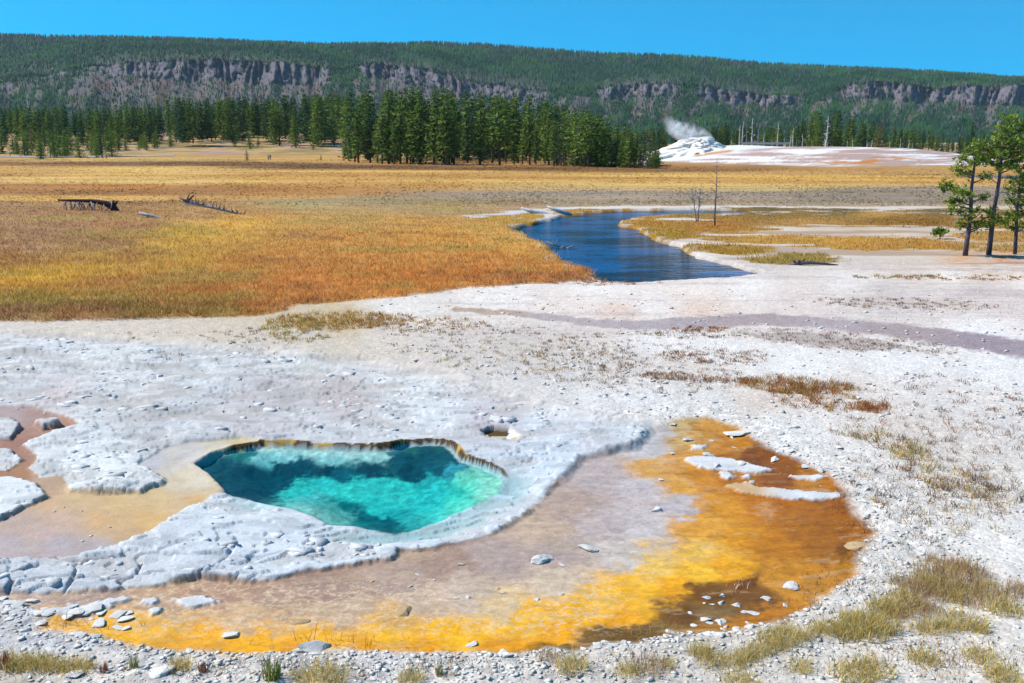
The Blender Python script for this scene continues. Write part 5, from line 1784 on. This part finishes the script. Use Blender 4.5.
put_stone(FLATS[0], 738, 435, 30, 'broad flat slab tilted over the brown mat at its top right rim', None, -0.3, 0.3)
put_stone(STONES[0], 540, 557, 26, 'white stone lying left of its twin on the mauve mat', None, 0.3)
put_stone(STONES[1], 588, 546, 22, 'white stone lying right of its twin on the mauve mat', None, -0.5)
put_stone(STONES[2], 657, 508, 14, 'small lone white stone at the mauve and orange border', None, 0)
put_stone(FLATS[1], 232, 633, 24, 'flat pale stone in the yellow mat near its left end', None, 0.2)
put_stone(STONES[3], 790, 583, 20, 'white stone in the dark brown water at the lower right', None, 0.1)
put_stone(TANS[0], 858, 546, 26, 'tan flat stone at the brown right rim of the run-off', None, 0.3)
put_stone(TANS[1], 405, 610, 26, 'taupe flat lump in the flecked yellow mat', None, 0.3, 0.0)
put_stone(TANS[2], 300, 620, 22, 'tan lump on the pale upper yellow mat', None, 0.2, 0.0)
put_stone(STONES[6], 313, 653, 34, 'largest grey stone on the near edge of the yellow mat', None, 0.4)
put_stone(STONES[7], 472, 646, 14, 'pale stone standing out in the yellow mat edge', None, 0.4)
put_stone(STONES[5], 160, 677, 26, 'rounded pale boulder at the bottom left edge of the picture', None, 0.1)
put_stone(STONES[4], 76, 679, 18, 'dark grey rounded stone left of the pale boulder at the bottom', None, 0.1)
put_stone(FLATS[3], 495, 419, 18, 'white stone lying above the small opening in the crust', None, 0.1)
# rubble along the near edge of the mat
def along(P, f):
    n = len(P) - 1
    k = min(int(f * n), n - 1)
    t = f * n - k
    return P[k][0] + (P[k + 1][0] - P[k][0]) * t, P[k][1] + (P[k + 1][1] - P[k][1]) * t


EDGE_N = [(20, 632), (100, 643), (158, 652), (234, 658), (297, 658), (400, 660), (500, 661), (578, 654), (617, 648), (676, 640)]
for i in range(80):
    u, v = along(EDGE_N, q.random())
    put_stone(STONES[q.randrange(9)], u + q.uniform(-6, 6), v + abs(q.gauss(0, 6)) - 2, 3 + 11 * q.random() ** 1.8, 'small pale stone in the rubble strip along the near edge of the yellow mat', 'stones along the near edge of the yellow mat')
EDGE_R = [(676, 640), (734, 636), (789, 622), (836, 598), (863, 578), (872, 553), (882, 530), (866, 512), (853, 490), (834, 476), (808, 465), (778, 452)]
for i in range(85):
    u, v = along(EDGE_R, q.random())
    k = q.gauss(0, 1)
    put_stone((STONES + FLATS)[q.randrange(13)], u + k * 7 + 3, v + q.gauss(0, 2.5), 3 + 11 * q.random() ** 1.8, 'small white stone on the gravel rim right of the brown mat', 'stones along the right rim of the brown mat')
for i in range(26):
    put_stone((FLATS + STONES)[q.randrange(13)], q.uniform(690, 800), q.uniform(590, 634) - 0 , q.uniform(5, 13), 'small white stone lying in the shallow brown run-off', 'stones in the brown run-off')
for i in range(14):
    put_stone((TANS + STONES)[q.randrange(12)], q.uniform(330, 620), q.uniform(560, 600), q.uniform(4, 8), 'tiny stone on the mauve mat below the spring', 'stones on the mauve mat')
for i in range(30):
    put_stone(FLATS[q.randrange(4)], q.uniform(-10, 130), q.uniform(598, 628), q.uniform(8, 22), 'flat grey crust fragment left of the yellow mat', 'crust fragments left of the yellow mat')
for i in range(24):
    put_stone((FLATS + STONES)[q.randrange(13)], q.uniform(660, 850), q.uniform(424, 486), q.uniform(5, 13), 'white crust fragment in the orange upper arm of the run-off', 'crust fragments in the orange run-off')


def pebbles():
    """gravel nobody could count"""
    r = np.random.default_rng(77)
    bm = bmesh.new()
    bmesh.ops.create_icosphere(bm, subdivisions=1, radius=1.0)
    bv = np.array([v.co[:] for v in bm.verts])
    bf = np.array([[v.index for v in f.verts] for f in bm.faces])
    bm.free()
    px, py, sz = [], [], []

    def area(n, u0, u1, v0, v1, s0, s1, fun=None):
        u = r.uniform(u0, u1, n)
        v = r.uniform(v0, v1, n)
        x, y = gpn(u, v, 0)
        k = np.ones(n, bool) if fun is None else fun(u, v, x, y)
        px.append(x[k])
        py.append(y[k])
        sz.append((s0 + (s1 - s0) * r.random(k.sum()) ** 2.5))
    def ringf(u, v, x, y):
        s = sdpoly(x, y, BEDOUT)
        return (s < 0.05) & (r.random(len(u)) < np.exp(-np.abs(s) / 0.9)) & (sdpoly(x, y, CRUST) < -0.1)
    def gravf(u, v, x, y):
        return (sdpoly(x, y, BEDOUT) < 0) & (sdpoly(x, y, CRUST) < -0.05) & (sdpoly(x, y, MEADOW) < 0) & (sdpoly(x, y, RIVER) < -0.5)
    area(24000, -40, 1060, 410, 690, 0.008, 0.045, ringf)
    area(9000, -40, 1060, 400, 720, 0.006, 0.032, gravf)
    area(1400, 380, 1060, 290, 420, 0.015, 0.08, gravf)
    # litter on the crust
    area(420, -40, 640, 340, 600, 0.006, 0.035, lambda u, v, x, y: (sdpoly(x, y, CRUST) > 0.1) & (sdpoly(x, y, POOL) < -0.4))
    x = np.concatenate(px)
    y = np.concatenate(py)
    s = np.concatenate(sz)
    z = gz(x, y)
    n = len(x)
    V = bv[None] * r.uniform(0.45, 1.3, (n, len(bv), 1)) * s[:, None, None]
    V[:, :, 2] *= r.uniform(0.22, 0.5, (n, 1))
    V[:, :, 0] *= r.uniform(0.8, 1.6, (n, 1))
    a = r.uniform(0, 6.28, n)
    c_, s_ = np.cos(a)[:, None], np.sin(a)[:, None]
    X = V[:, :, 0] * c_ - V[:, :, 1] * s_ + x[:, None]
    Yv = V[:, :, 0] * s_ + V[:, :, 1] * c_ + y[:, None]
    Z = V[:, :, 2] + z[:, None] + 0.2 * s[:, None]
    F = (bf[None] + (np.arange(n) * len(bv))[:, None, None]).reshape(-1, 3)
    c = lin((228, 224, 220)) * KALB * 1.02 * r.uniform(0.78, 1.1, (n, 1))
    tan = r.random(n) < 0.12
    c[tan] *= np.array([0.9, 0.8, 0.68])
    me = mesh_np('gravel', np.stack([X, Yv, Z], -1).reshape(-1, 3), F, M_STONE, np.repeat(np.clip(c, 0, .82), len(bv), 0))
    o = kind(link('gravel', me), 'stuff')
    o['label'] = 'pale loose gravel strewn round the run-off and over the white ground'
    o['category'] = 'gravel'


pebbles()


def crust_plates():
    """thin broken sheets of sinter lying on the crust"""
    r = np.random.default_rng(5150)
    n = 2600
    u = r.uniform(-60, 650, n)
    v = 338 + (590 - 338) * r.random(n) ** 1.1
    x, y = gpn(u, v, 0)
    sc_ = sdpoly(x, y, CRUST)
    sp = sdpoly(x, y, POOL)
    sb = sdpoly(x, y, BASIN)
    cl = fbm(x * 0.35, y * 0.6, 4, 701, 0.6)
    k = (sc_ > 0.25) & (sp < -0.55) & (sb < -0.25) & (r.random(n) < np.clip(0.25 + 2.2 * cl, 0.03, 1))
    x, y, cl = x[k], y[k], cl[k]
    n = len(x)
    m = 9
    sz = 0.025 + 0.13 * r.random(n) ** 2.0
    ang = np.linspace(0, 2 * np.pi, m, endpoint=False)
    rr = sz[:, None] * r.uniform(0.35, 1.3, (n, m))
    st = r.uniform(0.9, 1.7, n)[:, None]
    ro = r.normal(0, 0.5, n)[:, None]
    px, py = rr * np.cos(ang) * st, rr * np.sin(ang)
    X = px * np.cos(ro) - py * np.sin(ro) + x[:, None]
    Yv = px * np.sin(ro) + py * np.cos(ro) + y[:, None]
    z0 = gz(x, y)
    th = r.uniform(0.004, 0.016, n)
    tx, ty = r.normal(0, 0.05, n), r.normal(0, 0.05, n)
    Zt = z0[:, None] + th[:, None] + (X - x[:, None]) * tx[:, None] + (Yv - y[:, None]) * ty[:, None] + r.uniform(-.005, .005, (n, m))
    V = np.zeros((n, 2 * m + 1, 3))
    V[:, :m] = np.stack([X, Yv, Zt], -1)
    V[:, m:2 * m] = np.stack([X * 1.0, Yv, Zt - th[:, None] - 0.05], -1)
    V[:, 2 * m] = np.stack([x, y, z0 + th + 0.004], -1)
    f = []
    for i in range(m):
        j = (i + 1) % m
        f += [(i, j, 2 * m), (m + i, m + j, j), (m + i, j, i)]
    F = (np.array(f)[None] + (np.arange(n) * (2 * m + 1))[:, None, None]).reshape(-1, 3)
    c = lin((216, 222, 232)) * KALB * 0.88 * np.array([1.05, 1.0, 0.93]) * r.uniform(0.92, 1.15, (n, 1))
    me = mesh_np('crust_plates', V.reshape(-1, 3), F, M_STONE, np.repeat(c, 2 * m + 1, 0))
    o = kind(link('crust_plates', me), 'stuff')
    o['label'] = 'thin broken sheets of pale sinter lying over the crust round the spring'
    o['category'] = 'crust'


crust_plates()


# ------------------------------------------------------------------ grass
def blades(x, y, z, h, lean, width, col, r, seg=1):
    """one blade per point; returns vertices, faces, colours"""
    n = len(x)
    a = r.uniform(0, 6.28, n)
    la = r.uniform(0, 6.28, n)
    wx, wy = np.cos(a) * width * 0.5, np.sin(a) * width * 0.5
    lx, ly = np.cos(la) * lean * h, np.sin(la) * lean * h
    V = np.zeros((n, 5, 3))
    V[:, 0] = np.stack([x - wx, y - wy, z - 0.02], -1)
    V[:, 1] = np.stack([x + wx, y + wy, z - 0.02], -1)
    V[:, 2] = np.stack([x + wx * .7 + lx * .4, y + wy * .7 + ly * .4, z + h * .58], -1)
    V[:, 3] = np.stack([x - wx * .7 + lx * .4, y - wy * .7 + ly * .4, z + h * .58], -1)
    V[:, 4] = np.stack([x + lx, y + ly, z + h], -1)
    b = np.array([[0, 1, 2], [0, 2, 3], [3, 2, 4]])
    F = (b[None] + (np.arange(n) * 5)[:, None, None]).reshape(-1, 3)
    C = np.repeat(col, 5, 0)
    return V.reshape(-1, 3), F, C


def meadow_grass():
    r = np.random.default_rng(99)
    n = 520000
    # spread over the ground between 31 m and 120 m
    d = 31.5 * (120 / 31.5) ** (r.random(n) ** 1.15)
    u = r.uniform(-120, 1120, n)
    x = (u - 512) / FPX * d
    y = d
    # clumps
    cl = fbm(x * 0.9, y * 0.9, 3, 601)
    k = r.random(n) < np.clip(0.65 + 1.3 * cl, 0.12, 1)
    x, y = x[k], y[k]
    x += r.normal(0, .05, len(x))
    R = ground_eval(x, y)
    u, v = toimg(x, y, 0.0)
    gr = grass_right(u, v, x, y) * (v > 205) * (v < 270) * (1 - R['mead'])
    dens = np.clip(np.maximum(R['mead'], gr), 0, 1) * (R['riv'] < 0.15)
    # sage flat is short and thin
    dens = dens * (1 - S((y - 62) / 52))
    k = (r.random(len(x)) < dens) & (v < 330)
    x, y, u, v = x[k], y[k], u[k], v[k]
    z = R['z'][k]
    gr = gr[k]
    m = R['mead'][k] > 0.3
    c = meadow_col(u, v, x, y)
    gc = idw(u, v, GOLD, 0.2, 1.0, 3, None, 0.85)
    c = np.where(m[:, None], c, gc)
    n = len(x)
    pat = fbm(x * 0.5, y * 0.5, 3, 605)
    c = c * (1.08 + 0.25 * pat[:, None]) * r.uniform(0.9, 1.2, (n, 1)) * 1.08
    pale = r.random(n) < 0.12
    c[pale] = c[pale] * 0.4 + lin((225, 195, 130)) * KALB * 0.6
    rough = 0.5 + 0.6 * S((v - 205) / 60)
    h = r.uniform(0.05, 0.22, n) * rough * (1 + 0.6 * pat)
    w_ = 0.008 + 0.00050 * y * r.uniform(0.7, 1.3, n)
    c = c * np.array([1.18, 1.20, 1.38])
    V, F, C = blades(x, y, z, h, r.uniform(0.3, 1.1, n), w_, np.clip(c, 0, .8), r)
    me = mesh_np('meadow_grass', V, F, M_GRASS, C)
    o = kind(link('meadow_grass', me), 'stuff')
    o['label'] = 'golden and rust coloured dry grass covering the meadow and the river flats'
    o['category'] = 'grass'


meadow_grass()


def far_tussocks():
    """low tussocks over the far meadow"""
    r = np.random.default_rng(17)
    n = 90000
    y = 92 * (330 / 92) ** r.random(n)
    u = r.uniform(-60, 1085, n)
    x = (u - 512) / FPX * y
    R = ground_eval(x, y)
    cl = fbm(x * 0.10, y * 0.06, 4, 611, 0.6)
    k = (R['mead'] > 0.5) & (R['riv'] < 0.1) & (np.maximum(R['mound'], R['mound2']) < 0.05) & (r.random(n) < np.clip(0.42 + 1.5 * cl, 0.06, 1))
    x, y, z = x[k], y[k], R['z'][k]
    uu, vv = toimg(x, y, 0.0)
    c = meadow_col(uu, vv, x, y)
    n = len(x)
    c = c * r.uniform(0.85, 1.25, (n, 1)) * 1.75
    V, F, C = blades(x, y, z, r.uniform(0.05, 0.15, n), r.uniform(0.4, 1.6, n), y * 0.0020 * r.uniform(0.6, 1.6, n), np.clip(c, 0, .8), r)
    o = kind(link('far_meadow_grass', mesh_np('far_meadow_grass', V, F, M_GRASS, C)), 'stuff')
    o['label'] = 'low tussocks of straw and brown grass over the far flat meadow'
    o['category'] = 'grass'


far_tussocks()


def sparse_cover():
    """small dry plants over the white ground"""
    r = np.random.default_rng(123)
    spots = []

    def blob(n, cu, cv, ru, rv, cols, h, shear=0.0, nb=(6, 14)):
        for _ in range(n):
            a = r.uniform(0, 6.28)
            t = r.random() ** 0.6
            du = math.cos(a) * t * ru
            u = cu + du
            v = cv + math.sin(a) * t * rv + shear * du
            spots.append((u, v, cols[r.integers(len(cols))], h * r.uniform(0.5, 1.3), int(r.integers(*nb))))
    STR = [(205, 175, 105), (185, 150, 85), (160, 130, 75)]
    RED = [(165, 105, 60), (150, 95, 62), (180, 125, 65), (140, 100, 75)]
    GRY = [(150, 130, 115), (130, 115, 105), (165, 140, 115), (120, 95, 85)]
    OLV = [(160, 150, 75), (185, 165, 90), (140, 130, 65)]
    blob(360, 340, 321, 75, 9, STR + STR + RED[:2], 0.24, -0.02)
    blob(170, 300, 330, 40, 12, STR + OLV, 0.2)
    blob(110, 420, 324, 70, 8, STR + RED, 0.18, 0.02)
    blob(330, 520, 352, 130, 28, GRY + STR[:1], 0.14, 0.1)
    blob(240, 630, 365, 110, 30, GRY + RED[:1], 0.13, 0.1)
    blob(60, 700, 330, 30, 3, RED, 0.14)
    blob(260, 795, 386, 62, 9, RED + STR[1:], 0.24, 0.06)
    blob(120, 815, 398, 50, 14, RED + STR, 0.22, 0.1)
    blob(60, 868, 408, 22, 6, RED[:3], 0.22)
    blob(110, 690, 379, 60, 4, RED + GRY, 0.16, 0.05)
    blob(150, 715, 357, 60, 8, RED + GRY, 0.12)
    blob(50, 880, 440, 40, 12, STR + OLV + RED[:2], 0.22, 0.3)
    blob(36, 915, 460, 22, 12, STR + OLV, 0.26, 0.2)
    blob(200, 940, 430, 110, 55, GRY + RED[:2], 0.18)
    blob(170, 930, 500, 100, 40, GRY + STR, 0.2)
    blob(170, 850, 342, 110, 9, GRY + RED[:1], 0.13, 0.09)
    blob(140, 905, 304, 100, 6, GRY + RED[:1], 0.13, 0.03)
    blob(90, 960, 278, 70, 3, STR + RED, 0.15)
    blob(60, 890, 277, 50, 2, RED + OLV, 0.16)
    blob(60, 690, 335, 60, 5, GRY + OLV, 0.15)
    blob(24, 540, 300, 100, 20, RED, 0.1)
    blob(60, 600, 282, 60, 2.5, RED, 0.15)
    blob(80, 980, 490, 60, 14, STR + GRY, 0.2, 0.15)
    blob(40, 250, 340, 40, 10, GRY, 0.12)
    blob(50, 180, 350, 140, 20, GRY, 0.1)
    blob(6, 735, 584, 14, 8, [(215, 195, 165)], 0.26, 0, (2, 4))
    blob(8, 640, 632, 60, 9, STR + RED[:1], 0.3, -0.1, (3, 7))
    blob(16, 330, 640, 90, 8, STR + RED[:1], 0.35, 0, (2, 4))
    blob(12, 90, 622, 60, 8, RED, 0.25, 0, (2, 4))
    blob(220, 860, 590, 90, 60, GRY + OLV, 0.12, -0.4, (3, 8))
    blob(150, 940, 660, 90, 22, GRY + STR, 0.12, 0, (3, 8))
    blob(140, 400, 672, 400, 9, GRY + STR, 0.14, 0, (3, 8))
    X, Y, H, Cc, Wd, Ln = [], [], [], [], [], []
    for (u, v, col, h, nb) in spots:
        x, y = gp(u, v)
        c = np.array(alb(*col)) * 1.25
        for _ in range(nb):
            X.append(x + r.normal(0, 0.06))
            Y.append(y + r.normal(0, 0.06))
            H.append(0.60 * h * r.uniform(0.5, 1.15))
            Cc.append(c * r.uniform(0.7, 1.3))
            Wd.append(0.004 + 0.00048 * y)
            Ln.append(r.uniform(0.3, 1.6))
    X, Y = np.array(X), np.array(Y)
    V, F, C = blades(X, Y, gz(X, Y), np.array(H), np.array(Ln), np.array(Wd), np.array(Cc), r)
    me = mesh_np('ground_cover', V, F, M_GRASS, C)
    o = kind(link('ground_cover', me), 'stuff')
    o['label'] = 'sparse brown and straw coloured small plants dotted over the white ground'
    o['category'] = 'plants'


sparse_cover()


def tuft_mesh(seed, n, h, rad, cols, lean=(0.15, 0.8), width=0.011):
    r = np.random.default_rng(seed)
    a = r.uniform(0, 6.28, n)
    t = r.random(n) ** 0.6 * rad
    x, y = np.cos(a) * t, np.sin(a) * t
    c = np.array([alb(*cols[i]) for i in r.integers(0, len(cols), n)]) * r.uniform(0.75, 1.3, (n, 1))
    hh = h * r.uniform(0.45, 1.1, n)
    V, F, C = blades(x, y, np.zeros(n), hh, r.uniform(*lean, n), np.full(n, width) * r.uniform(.6, 1.3, n), c, r)
    return mesh_np('grass_tuft', V, F, M_GRASS, C)


SG = [(230, 202, 122), (240, 218, 152), (206, 178, 98), (244, 226, 176)]
OG = [(196, 176, 92), (216, 190, 112), (172, 158, 84), (228, 204, 136)]
BG = [(206, 166, 128), (186, 146, 122), (222, 188, 142), (200, 172, 118), (150, 118, 104)]
GG = [(100, 120, 50), (130, 145, 60), (165, 160, 80)]
RG = [(140, 75, 60), (125, 80, 65), (160, 110, 80)]
T_S = [tuft_mesh(800 + i, 260, 0.19, 0.21, SG + OG[:1], (0.2, 1.2), 0.0085) for i in range(3)]
T_O = [tuft_mesh(810 + i, 280, 0.20, 0.24, OG + SG, (0.2, 1.2), 0.0085) for i in range(3)]
T_B = [tuft_mesh(820 + i, 210, 0.24, 0.27, BG + SG[:1], (0.15, 0.9), 0.0075) for i in range(3)]
T_G = [tuft_mesh(830 + i, 70, 0.36, 0.09, GG, (0.05, 0.45)) for i in range(2)]
T_R = [tuft_mesh(840 + i, 60, 0.32, 0.11, RG, (0.05, 0.35), 0.014) for i in range(2)]


def put_tuft(pool, u, v, s, label, group=None):
    x, y = gp(u, v)
    o = link('grass_tuft', pool[q.randrange(len(pool))], None, (x, y, float(gz(x, y)[0]) - 0.01))
    o.rotation_euler = (0, 0, q.uniform(0, 6.28))
    s *= q.uniform(0.62, 1.02)
    o.scale = (s, s, s * q.uniform(0.75, 1.1))
    tag(o, label, 'grass', group)


q = random.Random(51)
for (u, v, s) in [(735, 665, 1.0), (748, 660, 1.0), (760, 654, .9), (775, 650, .8), (790, 642, 1.0), (805, 640, .9), (818, 634, 1.0), (832, 632, 1.0), (700, 655, .8), (712, 664, .9), (770, 640, .8), (782, 634, .7), (845, 637, .9), (858, 630, 1.1), (872, 634, 1.2), (885, 628, 1.1), (866, 622, .9), (850, 620, .8)]:
    put_tuft(T_S + T_O, u, v, s, 'straw green tuft in the slanting grass drift at lower right', 'tufts of the lower right grass drift')
for (u, v, s) in [(895, 610, 1.1), (905, 600, 1.1), (915, 592, 1.1), (925, 584, 1.1), (935, 578, 1.2), (945, 572, 1.1), (955, 566, 1.2), (965, 571, 1.2), (975, 577, 1.0), (985, 586, 1.0), (930, 596, 1.1), (945, 590, 1.1), (960, 586, 1.1), (918, 608, 1.0), (900, 618, 1.0), (975, 592, 1.0), (990, 600, .9), (880, 612, .9), (938, 562, .9), (955, 598, 1), (970, 604, .9), (905, 585, .9), (1005, 596, .9), (1018, 590, .8), (925, 614, .9)]:
    put_tuft(T_B + T_B + T_O, u, v, s, 'brownish tuft on the grassy hump at the right of the foreground', 'tufts of the right grassy hump')
for (u, v, s) in [(935, 630, 1.2), (950, 628, 1.2), (965, 624, 1.1), (920, 632, .9), (978, 630, .8)]:
    put_tuft(T_S + T_O, u, v, s, 'yellow green tuft in the rounded patch below the grassy hump', 'tufts of the yellow green patch')
put_tuft(T_O, 1003, 612, 1.1, 'rounded olive tuft right of the yellow green patch')
put_tuft(T_S, 924, 662, 1.1, 'straw tuft alone on white ground below the yellow green patch')
put_tuft(T_S, 978, 658, 1.0, 'small straw tuft second from the right at the bottom')
put_tuft(T_S, 1003, 680, 1.2, 'straw tuft at the bottom right corner of the picture')
put_tuft(T_O, 852, 676, 1.4, 'dark olive tuft at the bottom edge below the grass drift')
put_tuft(T_O, 872, 672, 1.1, 'olive tuft at the bottom edge, right of the darker one')
for (u, v, s) in [(12, 664, .9), (24, 666, 1.0), (38, 664, .9), (50, 667, 1.0), (64, 669, .9), (76, 668, .9), (86, 670, .7)]:
    put_tuft(T_O + T_S, u, v, s, 'olive straw tuft in the short row at the bottom left corner', 'tufts of the bottom left row')
for (u, v, s, p, l) in [(104, 672, .7, T_R, 'dark red dried plant at the right end of the bottom left grass row'), (4, 667, .7, T_R, 'dark red dried plant at the left picture edge'), (203, 672, .7, T_R, 'small dark red dried plant between the bottom boulder and green tuft'), (134, 668, .7, T_G, 'small grey green tuft left of the pale bottom boulder'), (272, 682, 1.2, T_G, 'tall fresh green tuft at the bottom edge, left of the straw one'), (325, 684, 1.3, T_S, 'tall straw tuft at the bottom edge right of the green tuft'), (180, 668, .8, T_S, 'thin straw tuft above the pale bottom boulder'), (412, 684, 1.0, T_S, 'thin straw tuft at the middle of the bottom edge'), (440, 678, .8, T_G, 'small green tuft right of the middle bottom straw tuft'), (548, 662, .9, T_B, 'brown thin tuft on the rubble below the dark fringe'), (572, 672, 1.0, T_S, 'straw tuft on the rubble below the dark fringe'), (628, 676, .9, T_S, 'pale straw tuft left of the tuft with brown tips'), (648, 672, 1.0, T_B, 'tuft with brown tips left of the grass drift'), (668, 668, .9, T_S, 'straw tuft just left of the grass drift'), (300, 680, .9, T_S, 'short straw tuft between the green and the tall straw tuft'), (740, 684, 1.3, T_S, 'broad straw tuft cut by the bottom edge'), (800, 668, .8, T_S, 'lone straw tuft under the grass drift')]:
    put_tuft(p, u, v, s, l)


# ------------------------------------------------------------------ light
SKY_LIFT = 0.15
SUN_DIR = Vector((-0.90, 0.18, 0.0)).normalized()   # towards the sun, on the ground
SUN_EL = math.radians(47)
sd = Vector((SUN_DIR.x * math.cos(SUN_EL), SUN_DIR.y * math.cos(SUN_EL), math.sin(SUN_EL)))
sun_d = bpy.data.lights.new('sun', 'SUN')
sun_d.energy = 4.9
sun_d.angle = math.radians(0.5)
sun_d.color = (1.0, 0.95, 0.87)
sun = bpy.data.objects.new('sun', sun_d)
COL.objects.link(sun)
sun.rotation_euler = (-sd).to_track_quat('-Z', 'Y').to_euler()
sun.location = (-60, 20, 80)

w = bpy.data.worlds.new('World')
SC.world = w
w.use_nodes = True
nt = w.node_tree
for n in list(nt.nodes):
    nt.nodes.remove(n)
wo = nt.nodes.new('ShaderNodeOutputWorld')
bg = nt.nodes.new('ShaderNodeBackground')
sky = nt.nodes.new('ShaderNodeTexSky')
sky.sky_type = 'NISHITA'
sky.sun_disc = False
sky.sun_elevation = SUN_EL
sky.sun_rotation = math.atan2(SUN_DIR.x, SUN_DIR.y)
sky.altitude = 2200
sky.air_density = 1.0
sky.dust_density = 0.15
sky.ozone_density = 3.0
# a clear mountain sky stays deep blue close to the horizon: sample it higher up
tcw = nt.nodes.new('ShaderNodeTexCoord')
mpw = nt.nodes.new('ShaderNodeMapping')
mpw.vector_type = 'POINT'
mpw.inputs['Location'].default_value = (0, 0, SKY_LIFT)
nt.links.new(tcw.outputs['Generated'], mpw.inputs['Vector'])
nt.links.new(mpw.outputs[0], sky.inputs['Vector'])
hs = nt.nodes.new('ShaderNodeHueSaturation')
hs.inputs['Saturation'].default_value = 2.6
hs.inputs['Hue'].default_value = 0.480
nt.links.new(sky.outputs[0], hs.inputs['Color'])
nt.links.new(hs.outputs[0], bg.inputs['Color'])
bg.inputs['Strength'].default_value = 0.15
nt.links.new(bg.outputs[0], wo.inputs['Surface'])


# ------------------------------------------------------------------ air
hm_, hnt, hout = newmat('haze')
hv = N(hnt, 'ShaderNodeVolumePrincipled')
hv.inputs['Color'].default_value = (0.62, 0.80, 1.0, 1)
hv.inputs['Density'].default_value = 0.00003
hnt.links.new(hv.outputs[0], hout.inputs['Volume'])
hb_ = MB()
hb_.box(-4200, 4200, -60, 4400, -4, 620, (1, 1, 1))
hme = hb_.mesh('haze', hm_)
kind(link('haze', hme), 'stuff')

SC.view_settings.view_transform = 'Standard'
SC.view_settings.look = 'None'
SC.view_settings.exposure = 0.42
SC.view_settings.gamma = 1.0
SC.view_settings.use_curve_mapping = False
SC.cycles.max_bounces = 8
SC.cycles.transparent_max_bounces = 12
SC.cycles.diffuse_bounces = 3
SC.cycles.glossy_bounces = 2
SC.cycles.volume_bounces = 4
SC.cycles.use_denoising = True
SC.render.engine = 'CYCLES'
